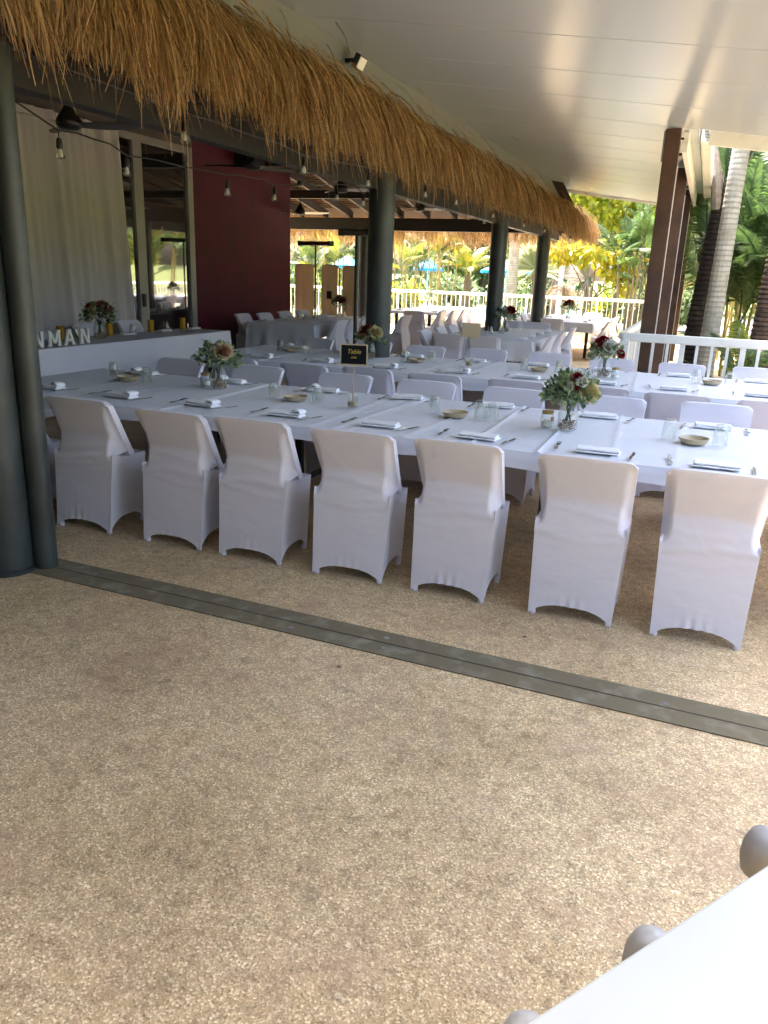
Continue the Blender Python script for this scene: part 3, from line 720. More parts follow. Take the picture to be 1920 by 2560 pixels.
def tumbler_mesh():
    g = MB(); seg = 20
    # upturned tumbler: wide rim down, thick base up
    def wall(prof, facet):
        vs = []
        for r, z in prof:
            for k in range(seg):
                t = 2 * PI * k / seg; rr = r * (1 + facet * math.cos(10 * t) * (1 if .03 < z < .085 else .3)); vs.append((rr * math.cos(t), rr * math.sin(t), z))
        n = len(prof); g.add(vs, [(i * seg + k, i * seg + (k + 1) % seg, (i + 1) * seg + (k + 1) % seg, (i + 1) * seg + k) for i in range(n - 1) for k in range(seg)])
    wall([(.040, .0008), (.0405, .003), (.0385, .045), (.034, .088), (.0325, .096), (.031, .112), (.027, .115), (0.001, .113)], .02)
    wall([(.0385, .0009), (.0365, .045), (.031, .086), (.029, .094), (.02, .098), (.001, .099)], .0)
    return g.mesh('tumbler', 'glass_thick', smooth=True)
TUMB = tumbler_mesh()
def bowl_mesh():
    prof = [(0, .004), (.055, .004), (.058, 0), (.064, 0), (.072, .008), (.082, .024), (.0855, .032), (.084, .0335), (.080, .031), (.070, .013), (.05, .009), (0, .008)]
    return MB().lathe(prof, 32).mesh('bowl', 'bowl_glaze', smooth=True)
BOWL = bowl_mesh()
Z1, Z2 = .751, .758
def tz(x, second=False): return (.760 if x > (-2.15 if second else -2.0) else .7525) + .001
def put(name, me, x, y, z, rz, label, cat, group, sc=1):
    o = obj(name, me, None, (x, y, z), (0, 0, rz)); o.scale = (sc, sc, sc); return tag(o, label, cat, group)
def setting(xn, yn, xf, yf, xk, yk, idx, where, sec, flip, rolled):
    w_ = f'{ORD[idx]} place from left, {where}'
    rz = PI if flip else 0
    if xn is not None: put('napkin', NAP[rolled], xn, yn, tz(xn, sec), rz + random.gauss(0, .06), f'folded white napkin at {w_}', 'napkin', f'napkins on the {where}')
    if xf is not None: put('fork', FORK, xf, yf, tz(xf, sec), rz + random.gauss(-.05, .12), f'steel fork at {w_}', 'fork', f'forks on the {where}')
    if xk is not None: put('knife', KNIFE, xk, yk, tz(xk, sec), rz + random.gauss(-.1, .12), f'steel knife at {w_}', 'knife', f'knives on the {where}')
nN = [(-4.36, 4.40), (-3.68, 4.37), (-3.02, 4.38), (-2.37, 4.35), (-1.71, 4.31), (-1.09, 4.27), (-.42, 4.24), (.17, 4.20)]
for i, (x, y) in enumerate(nN): setting(x, y, x - .225, y + .05, x + .175 if x < .1 else .345, y, i, 'near side of front table', False, False, i < 4)
nF = [(-4.31, 5.43), (-3.45, 5.42), (-2.62, 5.42), (-1.94, 5.42), (-1.26, 5.43), (-.55, 5.41), (.16, 5.40), (.85, 5.4)]
for i, (x, y) in enumerate(nF): setting(x, y, x + .20, y - .04, x - .18, y - .04, i, 'far side of front table', False, True, i < 3)
mN = [(-4.19, 7.16), (-3.52, 7.2), (-2.81, 7.17), (-2.08, 7.18), (-1.42, 7.2), (-.74, 7.22), (-.15, 7.22), (.53, 7.24)]
for i, (x, y) in enumerate(mN): setting(x, y, x - .20, y + .03, x + .18, y, i, 'near side of second table', True, False, i < 4)
mF = [(-4.4, 8.32), (-3.66, 8.33), (-2.94, 8.33), (-2.22, 8.33), (-1.54, 8.33), (-.85, 8.33), (-.14, 8.32), (.57, 8.32)]
for i, (x, y) in enumerate(mF): setting(x, y, x + .22, y - .03, x - .18, y - .03, i, 'far side of second table', True, True, i < 3)
for i, (x, y) in enumerate([(-4.40, 5.15), (-3.98, 5.03), (-2.79, 4.93), (-2.44, 4.93), (-1.57, 4.91), (-1.25, 4.89), (-1.16, 4.86), (-.09, 4.86), (.19, 4.81)]):
    put('tumbler', TUMB, x, y, tz(x), U(0, 6), f'upturned glass tumbler, {ORD[i]} from left on the front table', 'glass', 'tumblers on the front table', U(.98, 1.06))
for i, (x, y) in enumerate([(-4.38, 7.9), (-4.03, 7.84), (-2.84, 7.78), (-2.55, 7.82), (-1.59, 7.85), (-1.24, 7.83), (.02, 7.91), (.31, 7.95)]):
    put('tumbler', TUMB, x, y, tz(x, True), U(0, 6), f'upturned glass tumbler, {ORD[i]} from left on the second table', 'glass', 'tumblers on the second table', U(.98, 1.08))
for i, (x, y) in enumerate([(-4.17, 5.05), (-2.60, 4.91), (-1.41, 4.87), (.05, 4.80)]):
    put('bowl', BOWL, x, y, tz(x), U(0, 6), f'shallow tan bowl, {ORD[i]} from left on the front table', 'bowl', 'bowls on the front table')
for i, (x, y) in enumerate([(-4.24, 7.9), (-2.72, 7.83), (-1.43, 7.82), (.16, 7.85)]):
    put('bowl', BOWL, x, y, tz(x, True), U(0, 6), f'shallow tan bowl, {ORD[i]} from left on the second table', 'bowl', 'bowls on the second table', 1.05)

# candle jars
def candle_jar(x, y, z, label):
    t = thing('candle_jar', label, 'jar', (x, y, z), U(0, 6), 'small lidded jars beside the vases')
    MB().lathe([(.036, 0), (.042, .004), (.043, .05), (.036, .075), (.033, .085), (.035, .092)], 20).build('jar', 'glass_thick', t, smooth=True)
    MB().lathe([(.036, .080), (.037, .098), (.0, .099)], 20).build('lid', 'cork', t, smooth=True)
    MB().lathe([(.033, .006), (.033, .035), (0, .036)], 16).build('wax', 'letter_white', t, smooth=True)
    MB().box(0, -.041, .052, .022, .002, .03).build('tag', 'cork', t)
candle_jar(-.81, 4.86, tz(-.81), 'small lidded jar beside the tall rose vase, front table')
candle_jar(-3.52, 5.16, tz(-3.5), 'small lidded jar left of the peach rose vase')
candle_jar(-.69, 7.71, tz(-.7, True), 'small lidded jar beside red rose vase, second table')

# flowers
def rose_mesh(cA, cB, r=.04):
    m_ = MB(); k = 0
    for ring, (rr, n, h, tilt) in enumerate(((.18, 3, .85, .05), (.38, 4, .82, .18), (.6, 5, .72, .35), (.82, 6, .58, .6), (1.0, 6, .40, .95))):
        f = ring / 4; cc = tuple(cA[i] * (1 - f) + cB[i] * f for i in range(3))
        for j in range(n):
            a = 2 * PI * j / n + ring * .7
            def fn(u, v, a=a, rr=rr, h=h, tilt=tilt, n=n):
                t = a + (u - .5) * 2 * PI / n * 1.5; q = rr * (.35 + .65 * math.sin(min(1, v * 1.1) * HP)) * (1 + tilt * .35 * v * v) * (1 + .05 * math.cos((u - .5) * 9))
                return (r * q * math.cos(t), r * q * math.sin(t), r * (-.45 + v * (h + .45) * 1.05 - .28 * tilt * v ** 3 - .12 * (2 * u - 1) ** 2 * v))
            m_.grid(fn, 5, 4, cc)
    return m_.mesh('rose', 'petal', smooth=True)
ROSE = {'peach': rose_mesh((.62, .20, .10), (.72, .58, .40)), 'red': rose_mesh((.16, .004, .012), (.26, .008, .02)),
        'cream': rose_mesh((.62, .52, .25), (.66, .56, .28)), 'white': rose_mesh((.70, .70, .58), (.74, .74, .66)), 'blush': rose_mesh((.34, .12, .11), (.42, .20, .17))}
PEB = None
def vase(x, y, z, label, flowers, greens, spread=.13, hgt=.17, s=1.0, seed=0, group='bouquets in glass jars'):
    rd = random.Random(seed)
    t = thing('flower_vase', label, 'flower vase', (x, y, z), 0, group); t.scale = (s, s, s)
    MB().lathe([(.045, 0), (.058, .005), (.062, .03), (.061, .10), (.050, .135), (.042, .15), (.043, .172), (.045, .174)], 24).build('jar', 'glass_thick', t, smooth=True)
    pb = MB()
    for k in range(150):
        a, q = rd.uniform(0, 6.28), .054 * math.sqrt(rd.random()); zz = rd.uniform(.008, .058); r_ = rd.uniform(.005, .009)
        c = rd.choice([(.42, .33, .22), (.30, .21, .13), (.55, .47, .35), (.20, .13, .09), (.38, .25, .17)])
        pb.add([(q * math.cos(a) + r_ * ax, q * math.sin(a) + r_ * ay, zz + r_ * .7 * az) for ax, ay, az in ((1, 0, 0), (-1, 0, 0), (0, 1, 0), (0, -1, 0), (0, 0, 1), (0, 0, -1))],
               [(0, 2, 4), (2, 1, 4), (1, 3, 4), (3, 0, 4), (2, 0, 5), (1, 2, 5), (3, 1, 5), (0, 3, 5)], c)
    stuff(pb.build('pebbles', 'pebble', t))
    st = MB()
    for k in range(9):
        a = rd.uniform(0, 6.28); st.tube([(.02 * math.cos(a), .02 * math.sin(a), .05), (.015 * math.cos(a + 2), .015 * math.sin(a + 2), .14), (.05 * math.cos(a), .05 * math.sin(a), .21)], .0028, 5)
    stuff(st.build('stems', 'stem', t))
    lf = MB()
    for k in range(greens):
        a = rd.uniform(0, 6.28); el = rd.uniform(-.35, 1.35); q = spread * rd.uniform(.35, 1.05)
        c0 = Vector((q * math.cos(a) * math.cos(el), q * math.sin(a) * math.cos(el), .21 + q * math.sin(el) * .85))
        L = rd.uniform(.026, .056); wdt = L * rd.uniform(.30, .52)
        d = (c0 - Vector((0, 0, .19))).normalized() + Vector((rd.gauss(0, .5), rd.gauss(0, .5), rd.gauss(0, .45))); d.normalize()
        u = d.cross(Vector((rd.gauss(0, 1), rd.gauss(0, 1), rd.gauss(0, 1)))).normalized(); nn = d.cross(u)
        c = rd.choice([(.24, .32, .14), (.32, .40, .24), (.14, .20, .09), (.38, .45, .18), (.30, .36, .26), (.42, .48, .32), (.08, .13, .06)])
        lf.add([c0, c0 + d * L * .45 + u * wdt, c0 + d * L + nn * L * .12, c0 + d * L * .45 - u * wdt, c0 + d * L * .45 + nn * wdt * .3], [(0, 1, 4), (1, 2, 4), (2, 3, 4), (3, 0, 4)], c)
    # a few longer fern sprays
    for k in range(6):
        a = rd.uniform(0, 6.28); d = Vector((math.cos(a) * .8, math.sin(a) * .8, rd.uniform(.3, .9))).normalized()
        for j in range(9):
            p = Vector((0, 0, .2)) + d * (.06 + .016 * j * spread / .13)
            for sg in (-1, 1):
                e = (d + d.cross(Vector((0, 0, 1))).normalized() * sg * 1.1).normalized(); q = e * .026
                n_ = e.cross(Vector((0, 0, 1))).normalized() * .004
                lf.add([p, p + q * .5 + n_, p + q, p + q * .5 - n_], [(0, 1, 2, 3)], (.045, .085, .04))
    stuff(lf.build('foliage', 'leaf', t))
    for kind, dx, dy, dz, sc in flowers:
        o = obj('rose', ROSE[kind], t, (dx, dy, dz)); o.scale = (sc, sc, sc)
        dv = Vector((dx * 1.0, dy * 1.2 - .06, .06 + dz * .15)).normalized(); o.rotation_euler = dv.to_track_quat('Z', 'Y').to_euler()
    return t
vase(-3.35, 5.08, tz(-3.35), 'jar bouquet with large peach rose and white blooms, front table', [('peach', .09, -.06, .285, 1.35), ('white', .01, -.05, .27, 1.25), ('white', .03, -.07, .235, 1.1), ('white', -.02, .03, .32, .8), ('white', .05, .02, .32, .9)], 330, .15, seed=1)
vase(-.68, 4.82, tz(-.68), 'tall jar bouquet with cream rose and small red blooms, front table', [('cream', .115, -.05, .245, 1.4), ('red', .06, -.085, .275, .55), ('red', .04, -.07, .33, .6), ('white', .07, -.075, .305, .7), ('white', .0, -.09, .275, .65)], 640, .15, seed=2)
vase(-.81, 7.8, tz(-.8, True), 'jar bouquet of dark red roses and white bloom, second table', [('red', -.04, -.05, .32, 1.35), ('white', .045, -.07, .29, 1.35), ('red', .085, -.06, .285, .7), ('red', .14, -.05, .225, .95), ('cream', -.10, -.03, .29, 1.0)], 420, .15, seed=3)
vase(-3.25, 7.81, tz(-3.25, True), 'jar bouquet with dark red rose and cream rose, second table', [('red', -.02, -.06, .29, 1.45), ('cream', .085, -.05, .28, 1.45), ('blush', -.08, -.02, .30, 1.0)], 260, .14, seed=4)
vase(-3.07, 13.27, .7525, 'white and red bouquet on the middle table', [('red', .09, -.05, .31, 1.3), ('white', .0, -.07, .27, 1.5), ('white', -.09, -.05, .25, 1.3), ('white', .05, -.05, .24, 1.2)], 260, .15, s=1.15, seed=5)
vase(-2.9, 18.8, .7525, 'red rose bouquet on the table by the far railing', [('red', .02, -.05, .31, 1.6), ('red', -.05, -.04, .29, 1.3), ('cream', .08, -.03, .27, 1.1)], 240, .15, s=1.15, seed=6)
vase(-6.75, 14.6, .7525, 'muted pink bouquet on the table by the maroon wall', [('blush', .0, -.05, .30, 1.6), ('blush', .08, -.05, .28, 1.5), ('cream', -.08, -.03, .28, 1.3)], 220, .15, s=1.15, seed=7)
vase(-6.85, 20.4, .7525, 'silvery leaf bouquet on the table behind the column', [('white', .06, -.05, .28, 1.4), ('white', -.05, -.05, .27, 1.3)], 260, .17, s=1.3, seed=8)
vase(-6.78, 7.75, .7525, 'blush and burgundy bouquet on the head table', [('blush', .05, -.02, .31, 1.5), ('blush', .09, .02, .29, 1.3), ('cream', .0, -.06, .28, 1.5), ('red', -.08, -.04, .30, 1.1), ('red', .0, .04, .33, 1.0)], 300, .16, s=1.2, seed=9)

# table signs on sticks
def text_mesh(body, size, shear, m, name='text', extrude=.0004):
    cu_ = bpy.data.curves.new(name, 'FONT'); cu_.body = body; cu_.size = size; cu_.shear = shear; cu_.extrude = extrude; cu_.align_x = 'CENTER'; cu_.resolution_u = 3; cu_.offset = size * .012
    o = bpy.data.objects.new(name, cu_); col.objects.link(o); dg = bpy.context.evaluated_depsgraph_get()
    me = bpy.data.meshes.new_from_object(o.evaluated_get(dg)); bpy.data.objects.remove(o); bpy.data.curves.remove(cu_)
    me.materials.clear(); me.materials.append(M[m]); return me
def sign(x, y, z, label, flip):
    t = thing('table_sign', label, 'table sign', (x, y, z), (.3 if not flip else PI + .22), 'signs on sticks in small glass pots')
    pot = MB().lathe([(.031, 0), (.034, .003), (.038, .075), (.0385, .078), (.0365, .077), (.032, .01), (0, .008)], 20).build('pot', 'glass_thick', t, smooth=True)
    MB().lathe([(.0315, .009), (.0345, .042), (0, .044)], 16).build('sand', 'bowl_glaze', t, smooth=True)
    MB().tube([(0, .006, .02), (.003, .006, .37)], .0035, 6).build('stick', 'raw_wood', t)
    cd_ = MB().box(0, 0, .355, .178, .004, .134).build('card', 'card_black' if not flip else 'card_black', t)
    MB().box(0, .0045, .355, .176, .004, .132).build('card_back', 'raw_wood', t)
    for sx, sz, wx, wz in ((0, .0665, .186, .008), (0, -.0665, .186, .008), (.089, 0, .008, .125), (-.089, 0, .008, .125)):
        MB().box(sx, -.001, .355 + sz, wx, .008, wz).build('frame', 'raw_wood', t)
    a = obj('lettering', text_mesh('Table', .042, .25, 'gold_ink'), cd_, (0, -.0028, .362), (HP, 0, 0)); b = obj('lettering', text_mesh('one' if not flip else 'two', .026, .1, 'gold_ink'), cd_, (0, -.0028, .330), (HP, 0, 0))
sign(-2.14, 4.87, tz(-2.14), 'black card sign lettered in gold on a stick, front table', False)
sign(-2.14, 7.78, tz(-2.1, True), 'wooden back of a card sign on a stick, second table', True)

# head table: letters, cups, glasses
def letter(ch, y, label):
    m_ = MB(); H, T, D = .17, .034, .03
    def bx(x, z, sx, sz): m_.box(x, 0, z, sx, D, sz)
    def dg(x0, z0, x1, z1, w_): 
        vs = [(a, d, b) for d in (-D / 2 + .001, D / 2 - .001) for a, b in ((x0 - w_ / 2, z0), (x0 + w_ / 2, z0), (x1 + w_ / 2, z1), (x1 - w_ / 2, z1))]
        m_.add(vs, [(0, 1, 2, 3), (7, 6, 5, 4), (0, 4, 5, 1), (1, 5, 6, 2), (2, 6, 7, 3), (3, 7, 4, 0)])
    if ch == 'N':
        bx(-.055, H / 2, T, H); bx(.055, H / 2, T, H); dg(-.052, H - .001, .052, .001, .042)
        bx(-.055, .009, .054, .018); bx(-.062, H - .009, .04, .018); bx(.055, H - .009, .054, .018)
    if ch == 'M':
        bx(-.07, H / 2, T, H); bx(.07, H / 2, T, H); dg(-.066, H - .001, 0, .03, .038); dg(.066, H - .001, 0, .03, .038)
        for s in (-1, 1): bx(s * .07, .009, .052, .018); bx(s * .075, H - .009, .042, .018)
    if ch == 'A':
        dg(-.062, .002, -.004, H, .036); dg(.062, .002, .004, H, .036); bx(0, .055, .08, .026)
        for s in (-1, 1): bx(s * .064, .009, .056, .018)
    o = m_.build('standing_letter', 'letter_white', None, (-6.455, y, .7535), bevel=.002); o.rotation_euler = (0, 0, HP + .05)
    tag(o, label, 'letter', 'white standing letters on the head table')
letter('N', 6.43, 'white standing letter N nearest the pole on head table'); letter('M', 6.66, 'white standing letter M on the head table')
letter('A', 6.88, 'white standing letter A on the head table'); letter('N', 7.12, 'white standing letter N nearest the bouquet on head table')
for i, (x, y) in enumerate(((-6.92, 7.25), (-6.97, 8.14), (-6.95, 8.94), (-6.95, 9.66))):
    o = MB().lathe([(.038, 0), (.04, .004), (.042, .15), (.044, .155), (.0425, .157), (.040, .15), (.036, .006), (0, .005)], 20).build('mustard_cup', 'mustard', None, (x, y, .7525), smooth=True)
    tag(o, f'tall mustard yellow cup, {ORD[i]} from the letters along head table', 'cup', 'mustard cups on the head table')
for i, (x, y) in enumerate(((-6.98, 7.55), (-6.9, 8.5), (-6.9, 9.2))):
    put('tumbler', TUMB, x, y, .7535, 0, f'glass tumbler, {ORD[i]} from the letters on the head table', 'glass', 'tumblers on the head table', 1.1)
for i, (x, y) in enumerate(((-6.85, 8.35), (-6.85, 9.1), (-6.82, 9.75))):
    put('napkin', NAP[0], x, y, .7535, HP, f'white napkin, {ORD[i]} from the letters on the head table', 'napkin', 'napkins on the head table')
# settings on the other tables
def side_set(x, y, label_t, side, i, z=.7535):
    put('napkin', NAP[i % 2], x, y, z, HP + random.gauss(0, .1), f'white napkin, {ORD[i]} from near end, {side} side of {label_t}', 'napkin', f'napkins on the {label_t}')
    put('fork', FORK, x, y + .2, z, HP, f'fork, {ORD[i]} from near end, {side} side of {label_t}', 'fork', f'forks on the {label_t}')
for tn, xl, xr, ysx in (('middle table', -3.5, -2.44, (11.8, 12.45, 13.1, 13.8)), ('table by far railing', -3.35, -2.35, (17.8, 18.5, 19.2, 19.9)), ('table by maroon wall', -7.1, -6.2, (12.4, 13.1, 13.8, 14.5)), ('table behind the column', -7.0, -6.1, (18.7, 19.5, 20.3, 21.1))):
    for i, y in enumerate(ysx): side_set(xl, y, tn, 'left', i); side_set(xr, y, tn, 'right', i)
    xm = (xl + xr) / 2
    for i, y in enumerate((ysx[1] - .1, ysx[1] + .25, ysx[3] - .1)):
        put('tumbler', TUMB, xm - .12 + .1 * i, y, .7535, 0, f'glass tumbler, {ORD[i]} from near end of the {tn}', 'glass', f'tumblers on the {tn}', 1.15)

# ------------------------------------------------------------------ ceiling fans
def fan(x, y, z, a0, label, blade_m):
    t = thing('ceiling_fan', label, 'fan', (x, y, z), a0, 'ceiling fans in the pavilion')
    MB().tube([(0, 0, .14), (0, 0, .55)], .013, 8).build('rod', 'black_metal', t)
    MB().lathe([(.05, .5), (.075, .56), (.075, .60), (0, .61)], 18).build('canopy', 'black_metal', t, smooth=True)
    MB().lathe([(.001, -.05), (.07, -.045), (.105, -.02), (.11, .01), (.09, .05), (.05, .11), (.025, .16), (.013, .17)], 22).build('motor', 'black_plastic', t, smooth=True)
    bm_ = MB()
    def fn(u, v):
        r = .08 + .54 * v; wd = .05 * (1 + .6 * math.sin(min(1, v * 1.5) * HP)) * (1 - .62 * v ** 2.2); s = (u - .5) * 2
        cy2 = .055 * math.sin(v * 2.6); return (r, cy2 + s * wd, -.012 - s * wd * .22 + .01 * v)
    bm_.grid(fn, 4, 10); k0 = len(bm_.v); bm_.grid(lambda u, v: (fn(u, v)[0], fn(u, v)[1], fn(u, v)[2] + .007), 4, 10)
    bme = bm_.mesh('blade', blade_m, smooth=True)
    for k in range(3): obj('blade', bme, t, (0, 0, 0), (0, 0, 2 * PI * k / 3))
fan(-5.2, 5.75, 2.75, .35, 'dark ceiling fan in front of the curtain', 'fan_dark')
fan(-5.0, 8.4, 2.75, 1.1, 'dark ceiling fan in front of the maroon wall', 'fan_dark')
fan(-5.05, 10.9, 2.75, .2, 'pale bladed ceiling fan left of the nearest full column', 'fan_white')
fan(-7.95, 15.2, 2.74, .1, 'pale bladed ceiling fan just beyond the maroon wall', 'fan_white')
fan(-5.0, 14.15, 2.75, .15, 'pale bladed ceiling fan right of the nearest full column', 'fan_white')

# ------------------------------------------------------------------ festoon lights
SOCK = MB().lathe([(.004, .052), (.014, .05), (.019, .03), (.021, 0), (.019, -.012), (0, -.012)], 12).mesh('socket', 'black_plastic', smooth=True)
BULB = MB().lathe([(.014, -.008), (.017, -.016), (.020, -.03), (.030, -.058), (.030, -.068), (.022, -.074), (.001, -.075)], 14).mesh('bulb', 'bulb_glass', smooth=True)
CORE = MB().lathe([(.002, -.01), (.01, -.02), (.016, -.05), (.012, -.06), (0, -.062)], 8).mesh('filament_holder', 'letter_white', smooth=True)
def festoon(label, bulbs, anchors):
    t = thing('festoon_string', label, 'string lights', bulbs[0], 0, 'festoon light strings'); o0 = Vector(bulbs[0])
    path = []
    B = [Vector(b) for b in bulbs]
    for i, b in enumerate(B):
        top = b + Vector((0, 0, .10 if i % 2 else .13)); path.append(top - o0)
        if i < len(B) - 1:
            nx = B[i + 1] + Vector((0, 0, .12)); L = (nx - top).length
            for f in (.25, .5, .75): path.append(top.lerp(nx, f) + Vector((0, 0, -.02 * L * math.sin(f * PI) + .03)) - o0)
    path = [Vector(anchors[0]) - o0] + path + [Vector(anchors[1]) - o0]
    MB().tube(path, .0055, 6).build('cable', 'black_plastic', t)
    for i, b in enumerate(B):
        s = obj('socket', SOCK, t, b - o0 + Vector((0, 0, .035)))
        MB().tube([(0, 0, .045), (0, 0, .075 if i % 2 else .1)], .004, 5).build('drop_wire', 'black_plastic', s)
        obj('bulb', BULB, s); obj('filament_holder', CORE, s)
festoon('festoon light string along the thatch eave', [(-3.1, 4.41, 2.40), (-3.1, 5.99, 2.40), (-3.1, 7.3, 2.44), (-3.1, 8.95, 2.50), (-3.1, 10.16, 2.52), (-3.1, 12.07, 2.50), (-3.1, 14.24, 2.50), (-3.1, 16.15, 2.52), (-3.1, 18.0, 2.52), (-3.1, 19.3, 2.5)], ((-3.28, 3.2, 2.62), (-3.25, 19.9, 2.7)))
festoon('festoon light string sagging inside the pavilion behind the thatch', [(-4.0, 4.32, 2.31), (-4.0, 4.97, 2.28), (-4.0, 6.29, 2.27), (-4.0, 7.12, 2.30), (-3.95, 8.43, 2.42), (-3.9, 9.05, 2.41), (-3.8, 9.6, 2.56), (-3.7, 12.8, 2.52), (-3.7, 13.8, 2.52), (-3.6, 15.0, 2.54), (-3.6, 15.9, 2.55), (-3.5, 16.9, 2.5), (-3.5, 17.6, 2.52), (-3.4, 18.3, 2.55)], ((-4.1, 3.5, 2.75), (-3.4, 18.9, 2.65)))

# ------------------------------------------------------------------ patio heaters
def heater(x, y, z, rz, L, label, pr_, base=True):
    t = thing('patio_heater', label, 'heater', (x, y, 0), rz, 'patio heaters on stands')
    MB().tube([(0, 0, .03), (0, 0, z - .03)], pr_, 12).build('pole', 'black_metal', t, smooth=True)
    MB().lathe([(.24, 0), (.24, .025), (.2, .035), (pr_ + .01, .045), (pr_ + .01, .09)], 24).build('base', 'black_metal', t, smooth=True)
    MB().box(0, 0, z, L, .10, .075).build('heater_head', 'black_metal', t, bevel=.018)
    MB().box(0, -.052, z - .005, L * .8, .006, .045).build('reflector', 'steel', t)
    for s in (-1, 1): MB().box(s * L * .47, -.005, z, L * .07, .115, .088).build('end_cap', 'black_plastic', t, bevel=.012)
heater(-6.87, 13.75, 2.1, -.35, .86, 'slim black radiant heater on a stand before the beige screens', .016)
h2 = heater(-4.13, 9.42, 2.1, -.2, .5, 'black radiant heater on a thick pole left of the column', .026)

# ------------------------------------------------------------------ beige draped screens
for i, (x0, x1) in enumerate(((-8.76, -8.25), (-8.09, -7.66), (-7.57, -7.17))):
    t = thing('draped_screen', f'tall beige draped screen, {("left", "middle", "right")[i]} of three past the maroon wall', 'screen', ((x0 + x1) / 2, 16.5, 0), 0, 'beige draped screens')
    hw = (x1 - x0) / 2
    q = MB(); q.tube([(-hw, .03, 0), (-hw, .03, 1.66), (-hw + .05, .03, 1.73), (hw - .05, .03, 1.73), (hw, .03, 1.66), (hw, .03, 0)], .014, 7); q.build('frame', 'black_metal', t)
    for zz in (.5, 1.1): MB().bar((-hw, .03, zz), (hw, .03, zz), .02, .02).build('crossbar', 'black_metal', t)
    def fn(u, v):
        s = 2 * u - 1; z = .25 + 1.5 * v - .03 * abs(s) ** 6 * (v > .95); pinch = 1 - .06 * math.sin(v * 9 + i) * (1 - v)
        return (s * (hw - .02) * pinch, -.02 + .012 * math.sin(s * 7 + i) * (1.1 - v), z)
    q = MB(); q.grid(fn, 18, 16); q.build('sheet', 'sheet_beige', t, smooth=True)
    if i == 1:
        MB().box(.0, -.04, 1.1, .12, .01, .17).build('small_sign', 'card_black', t)

# ------------------------------------------------------------------ foreground table and posts
e0, e1 = Vector((-.075, .785, 0)), Vector((.225, 1.215, 0)); ed = (e1 - e0).normalized()
wt_ = thing('white_table', 'white tabletop corner in the lower right foreground', 'table', (.30, .62, 0), math.atan2(ed.y, ed.x))
def loc(p): d = Vector(p) - Vector((.30, .62, 0)); return (d.dot(ed), d.dot(Vector((-ed.y, ed.x, 0))))
ex = loc(e0)[1]
MB().box(.1, ex - .24, .735, 1.5, .48, .03).build('table_top', 'white_top', wt_, bevel=.004)
for sx in (-.58, .78):
    for sy in (-.43, -.06): MB().box(sx, ex + sy, .36, .04, .04, .72).build('leg', 'grey_plastic', wt_)
for i, (x, y, z) in enumerate(((.232, 1.312, .74), (.060, .995, .74), (-.080, .782, .74))):
    t = thing('rounded_post', f'grey round headed post beside the white tabletop, {("farthest from", "second from", "nearest to")[i]} camera', 'post', (x, y, 0), 0, 'grey posts beside the white tabletop')
    MB().tube([(.012, -.01, .02), (.012, -.01, .70)], .016, 12).build('shaft', 'column_paint', t, smooth=True)
    MB().lathe([(.0, .645), (.022, .648), (.034, .66), (.0385, .685), (.0365, .712), (.028, .734), (.014, .744), (0, .746)], 28).build('cap', 'grey_plastic', t, smooth=True)
    MB().lathe([(.06, 0), (.06, .012), (.02, .022), (0, .022)], 18, (.012, -.01, 0)).build('foot', 'grey_plastic', t, smooth=True)

# ------------------------------------------------------------------ garden: palms
def frond_mesh(name, L, nl, ll, droop, tints, m='leaf', wid=.022, lift=.35, fold=.55):
    f = MB(); pts = []
    for k in range(13):
        s = k / 12; pts.append(Vector((L * (s - .12 * s * s * droop), 0, L * (lift * s - droop * .55 * s * s))))
    f.tube(pts, [.018 * (1 - .8 * k / 12) for k in range(13)], 5, c=tints[0])
    def at(s): q = s * 12; i = min(int(q), 11); return pts[i].lerp(pts[i + 1], q - i), (pts[i + 1] - pts[i]).normalized()
    rd = random.Random(hash(name) % 1000 if False else len(name) * 7 + nl)
    for k in range(nl):
        s = .14 + .86 * k / (nl - 1); p, a = at(s); l = ll * (math.sin(min(1, s * 1.15 + .12) * PI) ** .6 * .85 + .15) * rd.uniform(.88, 1.08)
        for sg in (-1, 1):
            out = Vector((0, sg, 0)); d = (out * math.cos(.5 + .35 * s) * 1.0 + a * math.sin(.5 + .45 * s) + Vector((0, 0, fold * (1 - s) - .1))).normalized()
            mid = p + d * l * .5; tip = mid + (d + Vector((0, 0, -.75 - .3 * rd.random()))).normalized() * l * .5
            wv = a * wid * (1 if l > .1 else .6); c = rd.choice(tints)
            f.add([p - wv * .5, p + wv * .5, mid + wv, mid - wv, tip], [(0, 1, 2, 3), (3, 2, 4)], c)
    return f.mesh('frond', m)
GR = [(.055, .10, .028), (.075, .13, .035), (.045, .085, .03), (.10, .155, .04)]
YG = [(.20, .24, .03), (.26, .27, .03), (.15, .21, .035), (.30, .27, .035)]
YL = [(.42, .30, .02), (.46, .34, .03), (.34, .27, .03)]
BR = [(.30, .20, .13), (.24, .16, .10)]
F_G = [frond_mesh('fa', 1.9, 40, .48, .75, GR), frond_mesh('fabb', 1.7, 36, .42, 1.05, GR, lift=.6), frond_mesh('fabbb', 2.2, 44, .52, .5, GR, lift=.75)]
F_Y = [frond_mesh('fyy', 1.9, 38, .45, .85, YG, lift=.55), frond_mesh('fyyy', 1.7, 34, .42, 1.1, YG + YL[:1], lift=.45)]
F_B = [frond_mesh('fdead', 1.5, 26, .34, 1.7, BR, lift=.25)]
F_S = [frond_mesh('fyoung', 1.7, 34, .42, 1.0, YL + YG[:1], lift=.4)]
